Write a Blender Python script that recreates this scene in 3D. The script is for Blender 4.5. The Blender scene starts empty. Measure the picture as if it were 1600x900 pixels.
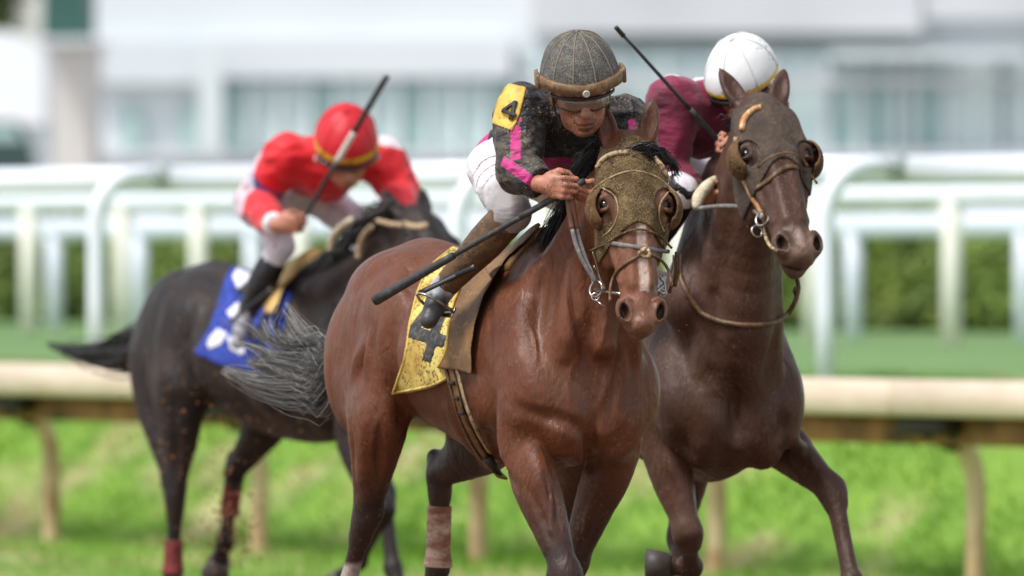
import bpy, math, random
import numpy as np
from concurrent.futures import ThreadPoolExecutor
from mathutils import Matrix, Vector

random.seed(7)
rng = np.random.default_rng(11)
S = bpy.context.scene
COL = S.collection
f32 = np.float32

# ------------------------------------------------------------------ camera
HC = 1.6                      # eye height above the dirt
FPX = 400.0 / 36.0 * 1600.0   # focal length in photo pixels
HOR = 400.0                   # row of the horizon
cd = bpy.data.cameras.new('camera')
cam = bpy.data.objects.new('camera', cd)
COL.objects.link(cam)
cam.location = (0, 0, HC)
cam.rotation_euler = (math.radians(90), 0, 0)
cd.lens = 400
cd.sensor_width = 36
cd.shift_y = -(450 - HOR) / 1600.0
cd.clip_start = 1.0
cd.clip_end = 6000
cd.dof.use_dof = True
cd.dof.focus_distance = 36.4
cd.dof.aperture_fstop = 4.2
S.camera = cam

# ------------------------------------------------------------------ sky and sun (bright overcast)
SUN_EL, SUN_AZ = math.radians(58), math.radians(232)   # azimuth clockwise from +Y
w = bpy.data.worlds.new('World')
S.world = w
w.use_nodes = True
nt = w.node_tree
bg = nt.nodes['Background']
sky = nt.nodes.new('ShaderNodeTexSky')
sky.sky_type = 'NISHITA'
sky.sun_disc = False
sky.sun_elevation = SUN_EL
sky.sun_rotation = SUN_AZ
sky.air_density = 1.0
sky.dust_density = 1.2
hs = nt.nodes.new('ShaderNodeHueSaturation')
hs.inputs['Saturation'].default_value = 0.35
nt.links.new(sky.outputs[0], hs.inputs['Color'])
nt.links.new(hs.outputs[0], bg.inputs['Color'])
bg.inputs['Strength'].default_value = 0.13
sd = bpy.data.lights.new('sun', 'SUN')
sd.energy = 2.2
sd.angle = math.radians(16)
sd.color = (1.0, 0.97, 0.92)
sun = bpy.data.objects.new('sun', sd)
COL.objects.link(sun)
sv = Vector((math.sin(SUN_AZ) * math.cos(SUN_EL), math.cos(SUN_AZ) * math.cos(SUN_EL), math.sin(SUN_EL)))
sun.rotation_euler = sv.to_track_quat('Z', 'Y').to_euler()
sun.location = (0, 20, 30)
S.view_settings.view_transform = 'Standard'
S.view_settings.look = 'None'
S.view_settings.exposure = 0.62
S.view_settings.gamma = 1.0

# ------------------------------------------------------------------ materials
def srgb(r, g, b, a=1.0):
    def c(v):
        v /= 255.0
        return v / 12.92 if v <= 0.04045 else ((v + 0.055) / 1.055) ** 2.4
    return (c(r), c(g), c(b), a)

def mat(name, base, rough=0.6, metal=0.0, noise=None, bump=None, spec=0.5, sheen=0.0,
        coat=0.0, attr=False, alpha=1.0, trans=0.0, specks=None, streak=None, sss=0.0):
    """noise: (scale, other colour, contrast) list; bump: (scale, strength, dist) list; specks: (scale, colour, threshold)"""
    m = bpy.data.materials.new(name)
    m.use_nodes = True
    n, l = m.node_tree.nodes, m.node_tree.links
    b = n['Principled BSDF']
    b.inputs['Roughness'].default_value = rough
    b.inputs['Metallic'].default_value = metal
    b.inputs['Specular IOR Level'].default_value = spec
    b.inputs['Sheen Weight'].default_value = sheen
    b.inputs['Coat Weight'].default_value = coat
    b.inputs['Transmission Weight'].default_value = trans
    b.inputs['Alpha'].default_value = alpha
    if sss:
        b.inputs['Subsurface Weight'].default_value = sss
        b.inputs['Subsurface Radius'].default_value = (0.01, 0.004, 0.002)
        b.inputs['Subsurface Scale'].default_value = 1.0
    tc = n.new('ShaderNodeTexCoord')
    if attr:
        a = n.new('ShaderNodeAttribute'); a.attribute_name = 'col'
        cur = a.outputs['Color']
    else:
        c = n.new('ShaderNodeRGB'); c.outputs[0].default_value = base
        cur = c.outputs[0]
    def mix(fac, c2):
        nonlocal cur
        mx = n.new('ShaderNodeMix'); mx.data_type = 'RGBA'
        l.new(fac, mx.inputs[0]); l.new(cur, mx.inputs[6]); mx.inputs[7].default_value = c2
        cur = mx.outputs[2]
    for (sc, c2, lo, hi, st) in (noise or []):
        mp = n.new('ShaderNodeMapping'); mp.inputs['Scale'].default_value = st
        l.new(tc.outputs['Object'], mp.inputs[0])
        t = n.new('ShaderNodeTexNoise'); t.inputs['Scale'].default_value = sc
        t.inputs['Detail'].default_value = 6
        l.new(mp.outputs[0], t.inputs[0])
        r = n.new('ShaderNodeMapRange'); r.inputs[1].default_value = lo; r.inputs[2].default_value = hi
        l.new(t.outputs[0], r.inputs[0])
        mix(r.outputs[0], c2)
    for (sc, c2, th) in (specks or []):
        v = n.new('ShaderNodeTexVoronoi'); v.inputs['Scale'].default_value = sc
        l.new(tc.outputs['Object'], v.inputs[0])
        t = n.new('ShaderNodeTexNoise'); t.inputs['Scale'].default_value = sc * 0.13
        l.new(tc.outputs['Object'], t.inputs[0])
        ad = n.new('ShaderNodeMath'); ad.operation = 'MULTIPLY_ADD'
        l.new(t.outputs[0], ad.inputs[0]); ad.inputs[1].default_value = -0.9; l.new(v.outputs[0], ad.inputs[2])
        r = n.new('ShaderNodeMapRange'); r.inputs[1].default_value = th; r.inputs[2].default_value = th - 0.08
        l.new(ad.outputs[0], r.inputs[0])
        mix(r.outputs[0], c2)
    l.new(cur, b.inputs['Base Color'])
    prev = None
    for (sc, strg, dist, st) in (bump or []):
        mp = n.new('ShaderNodeMapping'); mp.inputs['Scale'].default_value = st
        l.new(tc.outputs['Object'], mp.inputs[0])
        t = n.new('ShaderNodeTexNoise'); t.inputs['Scale'].default_value = sc; t.inputs['Detail'].default_value = 4
        l.new(mp.outputs[0], t.inputs[0])
        bp = n.new('ShaderNodeBump'); bp.inputs['Strength'].default_value = strg
        bp.inputs['Distance'].default_value = dist
        l.new(t.outputs[0], bp.inputs['Height'])
        if prev: l.new(prev, bp.inputs['Normal'])
        prev = bp.outputs[0]
    if prev: l.new(prev, b.inputs['Normal'])
    return m

U1 = (1, 1, 1)

# ------------------------------------------------------------------ objects, tags
def tag(o, label=None, cat=None, group=None, kind=None):
    if label: o['label'] = label
    if cat: o['category'] = cat
    if group: o['group'] = group
    if kind: o['kind'] = kind
    return o

def empty(name, M, label=None, cat=None, group=None, parent=None):
    o = bpy.data.objects.new(name, None)
    o.empty_display_size = 0.1
    COL.objects.link(o)
    o.matrix_world = M
    return tag(o, label, cat, group)

def mkmesh(name, V, Fc, m, parent=None, smooth=True, col=None, shift=None):
    """V (n,3); Fc (m,k) array of equal sided faces or a list of such arrays"""
    V = np.asarray(V, f32)
    if shift is not None: V = V - np.asarray(shift, f32)
    if not isinstance(Fc, list): Fc = [Fc]
    Fc = [np.asarray(q, np.int32) for q in Fc if len(q)]
    me = bpy.data.meshes.new(name)
    me.vertices.add(len(V)); me.vertices.foreach_set('co', V.ravel())
    nl = sum(q.size for q in Fc); nf = sum(len(q) for q in Fc)
    me.loops.add(nl); me.polygons.add(nf)
    me.loops.foreach_set('vertex_index', np.concatenate([q.ravel() for q in Fc]))
    st = []; k = 0
    for q in Fc:
        st.append(k + np.arange(len(q)) * q.shape[1]); k += q.size
    me.polygons.foreach_set('loop_start', np.concatenate(st).astype(np.int32))
    me.update(calc_edges=True)
    me.polygons.foreach_set('use_smooth', np.full(nf, smooth))
    if col is not None:
        a = me.attributes.new('col', 'FLOAT_COLOR', 'POINT')
        a.data.foreach_set('color', np.asarray(col, f32).ravel())
    me.validate(clean_customdata=False)
    me.materials.append(m)
    o = bpy.data.objects.new(name, me)
    COL.objects.link(o)
    if parent is not None: o.parent = parent
    return o

class MB:
    """collects simple solids, builds ONE mesh"""
    def __init__(s): s.v = []; s.q = []; s.t = []; s.n = 0
    def add(s, V, Q=None, T=None):
        V = np.asarray(V, float)
        if Q is not None and len(Q): s.q.append(np.asarray(Q) + s.n)
        if T is not None and len(T): s.t.append(np.asarray(T) + s.n)
        s.v.append(V); s.n += len(V); return s
    def box(s, c, h, R=None, bev=0.0):
        c = np.asarray(c, float); h = np.asarray(h, float)
        if bev <= 0:
            P = np.array([[x, y, z] for x in (-1, 1) for y in (-1, 1) for z in (-1, 1)], float) * h
            Q = [[0, 1, 3, 2], [4, 6, 7, 5], [0, 4, 5, 1], [2, 3, 7, 6], [0, 2, 6, 4], [1, 5, 7, 3]]
            if R is not None: P = P @ np.asarray(R).T
            return s.add(P + c, Q)
        b = min(bev, min(h) * 0.9)
        prof = [(-h[0] + b, -h[1]), (h[0] - b, -h[1]), (h[0], -h[1] + b), (h[0], h[1] - b),
                (h[0] - b, h[1]), (-h[0] + b, h[1]), (-h[0], h[1] - b), (-h[0], -h[1] + b)]
        lay = [(-h[2], b), (-h[2] + b, 0), (h[2] - b, 0), (h[2], b)]
        P = []
        for z, ins in lay:
            for x, y in prof:
                P.append([x * (h[0] - ins) / h[0], y * (h[1] - ins) / h[1], z])
        P = np.array(P); Q = []; T = []
        for i in range(3):
            for j in range(8):
                Q.append([i * 8 + j, i * 8 + (j + 1) % 8, (i + 1) * 8 + (j + 1) % 8, (i + 1) * 8 + j])
        for j in range(1, 7):
            T.append([0, j + 1, j]); T.append([24, 24 + j, 24 + j + 1])
        if R is not None: P = P @ np.asarray(R).T
        return s.add(P + c, Q, T)
    def tube(s, pts, rad, n=10, cap=True, side=None, fl=1.0):
        pts = np.asarray(pts, float); k = len(pts)
        rad = np.broadcast_to(np.asarray(rad, float), (k,))
        tg = np.gradient(pts, axis=0); tg /= np.linalg.norm(tg, axis=1)[:, None] + 1e-12
        up = np.array([0, 0, 1.0]) if side is None else np.asarray(side, float)
        if side is None and abs(tg[0] @ up) > 0.9: up = np.array([1.0, 0, 0])
        P = []
        a = up - tg[0] * (up @ tg[0]); a /= np.linalg.norm(a)
        for i in range(k):
            a = a - tg[i] * (a @ tg[i]); a /= np.linalg.norm(a) + 1e-12
            b = np.cross(tg[i], a)
            for j in range(n):
                t = 2 * math.pi * (j + 0.5) / n
                P.append(pts[i] + rad[i] * (fl * math.cos(t) * a + math.sin(t) * b))
        Q = [[i * n + j, i * n + (j + 1) % n, (i + 1) * n + (j + 1) % n, (i + 1) * n + j]
             for i in range(k - 1) for j in range(n)]
        T = []
        if cap:
            P.append(pts[0]); P.append(pts[-1]); c0, c1 = k * n, k * n + 1
            for j in range(n):
                T.append([c0, (j + 1) % n, j]); T.append([c1, (k - 1) * n + j, (k - 1) * n + (j + 1) % n])
        return s.add(P, Q, T)
    def torus(s, c, ax, R, r, n=24, m=8, sx=1.0, ref=None):
        ax = np.asarray(ax, float); ax /= np.linalg.norm(ax)
        a = np.array([0, 0, 1.0]) if ref is None else np.asarray(ref, float)
        if abs(a @ ax) > 0.95: a = np.array([1.0, 0, 0])
        a = a - ax * (a @ ax); a /= np.linalg.norm(a); b = np.cross(ax, a)
        P = []; Q = []
        for i in range(n):
            t = 2 * math.pi * i / n; d = math.cos(t) * a * sx + math.sin(t) * b
            for j in range(m):
                u = 2 * math.pi * j / m
                P.append(np.asarray(c) + d * (R + r * math.cos(u)) + ax * r * math.sin(u))
                Q.append([i * m + j, ((i + 1) % n) * m + j, ((i + 1) % n) * m + (j + 1) % m, i * m + (j + 1) % m])
        return s.add(P, Q)
    def ball(s, c, r, n=12, m=8, R=None):
        r = np.broadcast_to(np.asarray(r, float), (3,)); P = []; Q = []; T = []
        for i in range(1, m):
            a = math.pi * i / m
            for j in range(n):
                t = 2 * math.pi * j / n
                P.append([math.sin(a) * math.cos(t), math.sin(a) * math.sin(t), math.cos(a)])
        P += [[0, 0, 1], [0, 0, -1]]
        for i in range(m - 2):
            for j in range(n):
                Q.append([i * n + j, (i + 1) * n + j, (i + 1) * n + (j + 1) % n, i * n + (j + 1) % n])
        k = (m - 1) * n
        for j in range(n):
            T.append([k, j, (j + 1) % n]); T.append([k + 1, (m - 2) * n + (j + 1) % n, (m - 2) * n + j])
        P = np.array(P) * r
        if R is not None: P = P @ np.asarray(R).T
        return s.add(P + np.asarray(c), Q, T)
    def build(s, name, m, parent=None, smooth=True, shift=None):
        fs = []
        if s.q: fs.append(np.concatenate(s.q))
        if s.t: fs.append(np.concatenate(s.t))
        return mkmesh(name, np.concatenate(s.v), fs, m, parent, smooth, shift=shift)

def crom(pts, n=6):
    """Catmull-Rom resampling of rows of numbers"""
    p = np.asarray(pts, float)
    p = np.vstack([2 * p[0] - p[1], p, 2 * p[-1] - p[-2]]); out = []
    for i in range(1, len(p) - 2):
        for t in np.linspace(0, 1, n, endpoint=False):
            a, b, c, d = p[i - 1], p[i], p[i + 1], p[i + 2]
            out.append(0.5 * ((2 * b) + (c - a) * t + (2 * a - 5 * b + 4 * c - d) * t * t + (3 * b - a - 3 * c + d) * t ** 3))
    out.append(p[-2])
    return np.array(out)

# value noise on arrays
def vnoise(P, sc, seed=0):
    P = np.asarray(P, f32) * sc + seed * 17.3
    i = np.floor(P).astype(np.int64); fr = (P - i).astype(f32); fr = fr * fr * (3 - 2 * fr)
    def h(x, y, z):
        n = (x * 374761393 + y * 668265263 + z * 2147483647 + seed * 1013) & 0xffffffff
        n = ((n ^ (n >> 13)) * 1274126177) & 0xffffffff
        return ((n ^ (n >> 16)) & 0xffff).astype(f32) / 65535.0
    r = 0
    for dx in (0, 1):
        for dy in (0, 1):
            for dz in (0, 1):
                wt = (fr[:, 0] if dx else 1 - fr[:, 0]) * (fr[:, 1] if dy else 1 - fr[:, 1]) * (fr[:, 2] if dz else 1 - fr[:, 2])
                r = r + wt * h(i[:, 0] + dx, i[:, 1] + dy, i[:, 2] + dz)
    return r * 2 - 1

# ------------------------------------------------------------------ distance-field modeller (organic bodies)
def smin(a, b, k):
    h = np.clip(0.5 + 0.5 * (b - a) / k, 0, 1)
    return b + (a - b) * h - k * h * (1 - h)

def nrm(v):
    v = np.asarray(v, float); return v / (np.linalg.norm(v) + 1e-12)

class Cone:
    def __init__(s, a, b, ra, rb, k=0.02, side=None, fl=1.0, op='u'):
        s.a = np.asarray(a, f32); s.b = np.asarray(b, f32); s.ra, s.rb, s.k, s.op = ra, rb, k, op
        s.side = None if side is None else nrm(side).astype(f32); s.fl = fl
    def d(s, P):
        ab = s.b - s.a; p = P - s.a
        t = p @ (ab / f32(max(ab @ ab, 1e-9)))
        np.maximum(t, 0, out=t); np.minimum(t, 1, out=t)
        p -= t[:, None] * ab
        if s.side is not None and s.fl != 1:
            rn = p @ s.side
            p += (rn * f32(1 / s.fl - 1))[:, None] * s.side
        L = np.sqrt(np.einsum('ij,ij->i', p, p))
        d = L - (f32(s.ra) + f32(s.rb - s.ra) * t)
        if s.side is not None and s.fl < 1:   # keep the field close to a distance
            d /= np.sqrt(1 + (rn / f32(s.fl) / (L + f32(1e-6))) ** 2 * f32(1 / s.fl ** 2 - 1))
        return d

class Chain:
    def __init__(s, pts, rad, k=0.02, side=None, fl=1.0, op='u', n=4):
        q = np.column_stack([np.asarray(pts, float), np.asarray(rad, float), np.broadcast_to(np.asarray(fl, float), (len(pts),))])
        q = crom(q, n) if n > 1 else q
        s.k, s.op = k, op
        s.seg = [Cone(q[i, :3], q[i + 1, :3], q[i, 3], q[i + 1, 3], 0, side, float(q[i, 4])) for i in range(len(q) - 1)]
    def d(s, P):
        r = s.seg[0].d(P)
        for c in s.seg[1:]: r = np.minimum(r, c.d(P))
        return r

class Ell:
    def __init__(s, c, r, R=None, k=0.02, op='u'):
        s.c = np.asarray(c, f32); s.r = np.asarray(r, f32); s.R = None if R is None else np.asarray(R, f32); s.k, s.op = k, op
    def d(s, P):
        p = P - s.c
        if s.R is not None: p = p @ s.R          # columns of R = ellipsoid axes
        q = p / s.r
        k0 = np.sqrt((q * q).sum(1)); q = q / s.r; k1 = np.sqrt((q * q).sum(1)) + 1e-6
        return k0 * (k0 - 1) / k1

class Loft:
    """stations along axis 0 of a frame: (x, centre z, half width y, half height up, half height down, taper up, taper down)"""
    def __init__(s, st, k=0.02, op='u', M=None):
        q = crom(st, 8); s.x = q[:, 0]; s.k, s.op, s.M = k, op, M
        s.N = 1023; xs = np.linspace(s.x[0], s.x[-1], s.N + 1)
        s.q = np.stack([np.interp(xs, s.x, q[:, i]) for i in range(1, 7)], 1).astype(f32)
    def d(s, P):
        if s.M is not None: P = (P - s.M[:3, 3].astype(f32)) @ s.M[:3, :3].astype(f32)
        x = np.clip(P[:, 0], s.x[0], s.x[-1])
        I = s.q[((x - f32(s.x[0])) * f32(s.N / (s.x[-1] - s.x[0]))).astype(np.int32)].T
        z = P[:, 2] - I[0]; up = z > 0
        h = np.where(up, I[2], I[3]); zz = np.clip(np.abs(z) / h, 0, 1)
        wv = I[1] * (1 - np.where(up, I[4], I[5]) * zz * zz)
        y = P[:, 1]
        a, b = y / wv, z / h
        k0 = np.sqrt(a * a + b * b); k1 = np.sqrt((a / wv) ** 2 + (b / h) ** 2) + 1e-5
        d = k0 * (k0 - 1) / k1
        dx = np.abs(P[:, 0] - x)
        return np.where(dx > 0, np.sqrt(np.maximum(d, 0) ** 2 + dx * dx) + np.minimum(d, 0) * 0, d)

class Group:
    def __init__(s, prims, M, k=0.02, op='u', sc=1.0):
        s.m = Model(prims); s.M = np.asarray(M, f32); s.k, s.op = k, op
        s.Ri = s.M[:3, :3]; s.sc = f32(sc)
    def loc(s, P): return ((P - s.M[:3, 3]) @ s.Ri) / s.sc
    def d(s, P): return s.m(s.loc(P)) * s.sc
    def table(s, C):
        t = s.m.table(s.loc(C)); return t, s.m.full(t) * s.sc
    def filtered(s, tab, i, R):
        g = Group.__new__(Group); g.M, g.Ri, g.k, g.op, g.sc = s.M, s.Ri, s.k, s.op, s.sc
        g.m = s.m.local(tab[0], i, R); return g

class Model:
    def __init__(s, prims): s.p = prims
    def __call__(s, P):
        d = None
        for p in s.p:
            v = p.d(P)
            if p.op == 'u': d = v if d is None else (np.minimum(d, v) if p.k <= 0 else smin(d, v, p.k))
            elif d is not None: d = -smin(-d, v, max(p.k, 1e-4))
        return np.full(len(P), 10, f32) if d is None else d
    def table(s, C):
        out = []
        for p in s.p:
            if isinstance(p, Group): out.append(p.table(C))
            elif isinstance(p, Chain):
                q = np.stack([c.d(C) for c in p.seg]); out.append((q, q.min(0)))
            else:
                out.append((None, p.d(C)))
        return out
    def full(s, tab):
        d = None
        for p, (_, v) in zip(s.p, tab):
            if p.op == 'u': d = v if d is None else (np.minimum(d, v) if p.k <= 0 else smin(d, v, p.k))
            elif d is not None: d = -smin(-d, v, max(p.k, 1e-4))
        return d
    def local(s, tab, i, R):
        dm = min([float(t[1][i]) for t, p in zip(tab, s.p) if p.op == 'u'] + [9]); out = []
        for t, p in zip(tab, s.p):
            x = float(t[1][i])
            if p.op == 'u' and x > max(dm, 0) + 2.3 * R + 0.06 + p.k: continue
            if p.op != 'u' and x > 1.6 * R + 0.03 + p.k: continue
            if isinstance(p, Group): out.append(p.filtered(t, i, R))
            elif isinstance(p, Chain) and len(p.seg) > 1:
                c = Chain.__new__(Chain); c.k, c.op = p.k, p.op; q = t[0][:, i]
                c.seg = [g for g, v in zip(p.seg, q) if v <= x + 2.3 * R + 0.01]; out.append(c)
            else: out.append(p)
        return Model(out)

class Fn:
    """wraps fn(P, base) where base is a locally filtered model"""
    def __init__(s, base, fn): s.base, s.fn = base, fn
    def __call__(s, P): return s.fn(P, s.base)
    def table(s, C): s.C = C; return s.base.table(C)
    def full(s, tab):
        class T: pass
        v = s.base.full(tab)
        return s.fn(s.C, lambda P: v)
    def local(s, tab, i, R): return Fn(s.base.local(tab, i, R), s.fn)

def shell(base, off, reg, inner=-0.004):
    """thin cloth lying on a body: off can be a number or f(P); reg(P) negative where there is cloth"""
    def fn(P, b):
        d = b(P)
        o = off(P) if callable(off) else off
        return np.maximum(np.maximum(d - o, inner - d), reg(P))
    return Fn(base, fn)

def poly2(X, Y, V):
    V = np.asarray(V, f32); d = np.full(len(X), 1e9, f32); s = np.ones(len(X), f32)
    j = len(V) - 1
    for i in range(len(V)):
        e = V[j] - V[i]; wx, wy = X - V[i, 0], Y - V[i, 1]
        t = np.clip((wx * e[0] + wy * e[1]) / (e @ e + 1e-12), 0, 1)
        bx, by = wx - e[0] * t, wy - e[1] * t
        d = np.minimum(d, bx * bx + by * by)
        c1 = Y >= V[i, 1]; c2 = Y < V[j, 1]; c3 = e[0] * wy > e[1] * wx
        flip = (c1 & c2 & c3) | (~c1 & ~c2 & ~c3)
        s = np.where(flip, -s, s); j = i
    return s * np.sqrt(d)

def axis(lo, hi, res, fine=None):
    if fine is None: return np.arange(lo, hi + res, res, dtype=f32)
    a, b, r = fine; a = max(a, lo); b = min(b, hi)
    parts = []
    if a > lo: parts.append(np.arange(lo, a - res * 0.5, res))
    parts.append(np.arange(a, b, r))
    if hi > b: parts.append(np.arange(b, hi + res, res))
    return np.concatenate(parts).astype(f32)

def polygonize(model, axs, B=8):
    axs = [np.concatenate([a, a[-1] + (a[-1] - a[-2]) * np.arange(1, (-len(a)) % B + 1)]).astype(f32) for a in axs]
    n = [len(a) for a in axs]; nb = [k // B for k in n]
    cs = []; hf = []
    for a in axs:
        q = a.reshape(-1, B); cs.append((q[:, 0] + q[:, -1]) / 2)
        e = np.append(q[1:, 0], q[-1, -1]); hf.append((e - q[:, 0]) / 2 + 0.004)
    V = np.empty(n, f32)
    SB = 4
    jobs = [(I, J, K) for I in range(0, nb[0], SB) for J in range(0, nb[1], SB) for K in range(0, nb[2], SB)]
    def span(a, I): return a[I * B], a[min(I + SB, len(a) // B) * B - 1]
    CC = np.array([[(sum(span(a, i))) / 2 for a, i in zip(axs, j)] for j in jobs], f32)
    tab = model.table(CC); full = model.full(tab)
    def work(args):
        n_, (I, J, K) = args
        ii, jj, kk = [np.arange(s0, min(s0 + SB, m)) for s0, m in ((I, nb[0]), (J, nb[1]), (K, nb[2]))]
        lo = np.array([axs[0][ii[0] * B], axs[1][jj[0] * B], axs[2][kk[0] * B]])
        hi = np.array([axs[0][ii[-1] * B + B - 1], axs[1][jj[-1] * B + B - 1], axs[2][kk[-1] * B + B - 1]])
        c = (lo + hi) / 2; R = float(np.linalg.norm(hi - lo) / 2)
        sub = V[ii[0] * B:ii[-1] * B + B, jj[0] * B:jj[-1] * B + B, kk[0] * B:kk[-1] * B + B]
        d0 = float(full[n_])
        if abs(d0) > R * 2.2:
            sub[:] = -1.0 if d0 < 0 else 1.0
            return
        loc = model.local(tab, n_, R)
        gx, gy, gz = np.meshgrid(ii, jj, kk, indexing='ij')
        gx, gy, gz = gx.ravel(), gy.ravel(), gz.ravel()
        C = np.stack([cs[0][gx], cs[1][gy], cs[2][gz]], 1).astype(f32)
        dv = loc(C)
        rad = np.sqrt(hf[0][gx] ** 2 + hf[1][gy] ** 2 + hf[2][gz] ** 2)
        act = np.abs(dv) < rad * 1.7
        blk = np.where(dv < 0, -1.0, 1.0).astype(f32).reshape(len(ii), len(jj), len(kk))
        sub[:] = np.repeat(np.repeat(np.repeat(blk, B, 0), B, 1), B, 2)
        if act.any():
            ax_, ay_, az_ = gx[act], gy[act], gz[act]
            o = np.arange(B); sh = (len(ax_), B, B, B)
            X = np.broadcast_to((ax_[:, None] * B + o)[:, :, None, None], sh).ravel()
            Y = np.broadcast_to((ay_[:, None] * B + o)[:, None, :, None], sh).ravel()
            Z = np.broadcast_to((az_[:, None] * B + o)[:, None, None, :], sh).ravel()
            V[X, Y, Z] = loc(np.stack([axs[0][X], axs[1][Y], axs[2][Z]], 1))
    with ThreadPoolExecutor(4) as ex: list(ex.map(work, enumerate(jobs)))
    ins = V < 0
    c8 = np.zeros([k - 1 for k in n], np.int8)
    for dx in (0, 1):
        for dy in (0, 1):
            for dz in (0, 1):
                c8 += ins[dx:n[0] - 1 + dx, dy:n[1] - 1 + dy, dz:n[2] - 1 + dz]
    ci, cj, ck = np.nonzero((c8 > 0) & (c8 < 8))
    vid = np.full(c8.shape, -1, np.int32); vid[ci, cj, ck] = np.arange(len(ci), dtype=np.int32)
    pos = np.zeros((len(ci), 3), f32); cnt = np.zeros(len(ci), f32)
    for ax in range(3):
        for u in (0, 1):
            for v in (0, 1):
                o = [0, 0, 0]; o[(ax + 1) % 3] = u; o[(ax + 2) % 3] = v
                a = [ci + o[0], cj + o[1], ck + o[2]]; b = list(a); b[ax] = b[ax] + 1
                va, vb = V[tuple(a)], V[tuple(b)]
                x = (va < 0) != (vb < 0)
                t = np.where(x, va / np.where(x, va - vb, 1), 0)
                for q in range(3):
                    pa = axs[q][a[q]]; pb = axs[q][b[q]]
                    pos[:, q] += np.where(x, pa + (pb - pa) * t, 0)
                cnt += x
    pos /= np.maximum(cnt, 1)[:, None]
    Q = []
    for ax in range(3):
        s1 = [slice(None)] * 3; s2 = [slice(None)] * 3
        s1[ax] = slice(0, -1); s2[ax] = slice(1, None)
        sg = ins[tuple(s1)] != ins[tuple(s2)]
        i, j, k = np.nonzero(sg)
        e = [i, j, k]; p, q = (ax + 1) % 3, (ax + 2) % 3
        ok = (e[p] > 0) & (e[q] > 0) & (e[p] < c8.shape[p]) & (e[q] < c8.shape[q])
        e = [x[ok] for x in e]
        def g(dp, dq):
            z = list(e); z[p] = z[p] - dp; z[q] = z[q] - dq
            return vid[tuple(z)]
        quad = np.stack([g(1, 1), g(0, 1), g(0, 0), g(1, 0)], 1)
        fl = ~ins[tuple(e)]
        quad[fl] = quad[fl][:, ::-1]
        Q.append(quad)
    Q = np.concatenate(Q); Q = Q[(Q >= 0).all(1)]
    return pos, Q

def relax(V, Q, it=1, lam=0.5):
    """light smoothing along edges"""
    e = np.concatenate([Q[:, [0, 1]], Q[:, [1, 2]], Q[:, [2, 3]], Q[:, [3, 0]]])
    for _ in range(it):
        acc = np.zeros_like(V); n = np.zeros(len(V), f32)
        for c in range(3):
            acc[:, c] = np.bincount(e[:, 0], V[e[:, 1], c], len(V)) + np.bincount(e[:, 1], V[e[:, 0], c], len(V))
        n = np.bincount(e[:, 0], minlength=len(V)) + np.bincount(e[:, 1], minlength=len(V))
        V = V + lam * (acc / np.maximum(n, 1)[:, None] - V)
    return V.astype(f32)

def organic(name, model, lo, hi, res, m, parent, colf=None, fines=(None, None, None), shift=None, it=1):
    ax = [axis(lo[i], hi[i], res, fines[i]) for i in range(3)]
    V, Q = polygonize(model, ax)
    V = relax(V, Q, it)
    return mkmesh(name, V, Q, m, parent, True, None if colf is None else colf(V), shift)

def grad(model, P, e=0.004):
    g = np.stack([model(P + np.eye(3, dtype=f32)[i] * e) - model(P - np.eye(3, dtype=f32)[i] * e) for i in range(3)], 1)
    return g / (np.linalg.norm(g, axis=1)[:, None] + 1e-9)

def project(model, P, off=0.0, it=5):
    P = np.asarray(P, f32).copy()
    for _ in range(it):
        g = grad(model, P); P -= g * (model(P) - off)[:, None]
    return P, grad(model, P)

def ribbon(mb, pts, nr, w, t):
    """flat strap along pts, nr = outward normals"""
    pts = np.asarray(pts, float); nr = np.asarray(nr, float); k = len(pts)
    w = np.broadcast_to(np.asarray(w, float), (k,))
    tg = np.gradient(pts, axis=0); tg /= np.linalg.norm(tg, axis=1)[:, None] + 1e-9
    P = []
    for i in range(k):
        s = nrm(np.cross(tg[i], nr[i])); n = nr[i]
        P += [pts[i] - s * w[i] / 2, pts[i] - s * w[i] / 2 * .8 + n * t, pts[i] + s * w[i] / 2 * .8 + n * t, pts[i] + s * w[i] / 2]
    Q = [[i * 4 + j, i * 4 + (j + 1) % 4, (i + 1) * 4 + (j + 1) % 4, (i + 1) * 4 + j] for i in range(k - 1) for j in range(4)]
    Q += [[3, 2, 1, 0], [k * 4 - 4, k * 4 - 3, k * 4 - 2, k * 4 - 1]]
    return mb.add(P, Q)

# ------------------------------------------------------------------ frames
def at(px, py, d):
    """world point behind a photo pixel at distance d"""
    return np.array([(px - 800) / FPX * d, d, HC + (HOR - py) / FPX * d])

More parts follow.
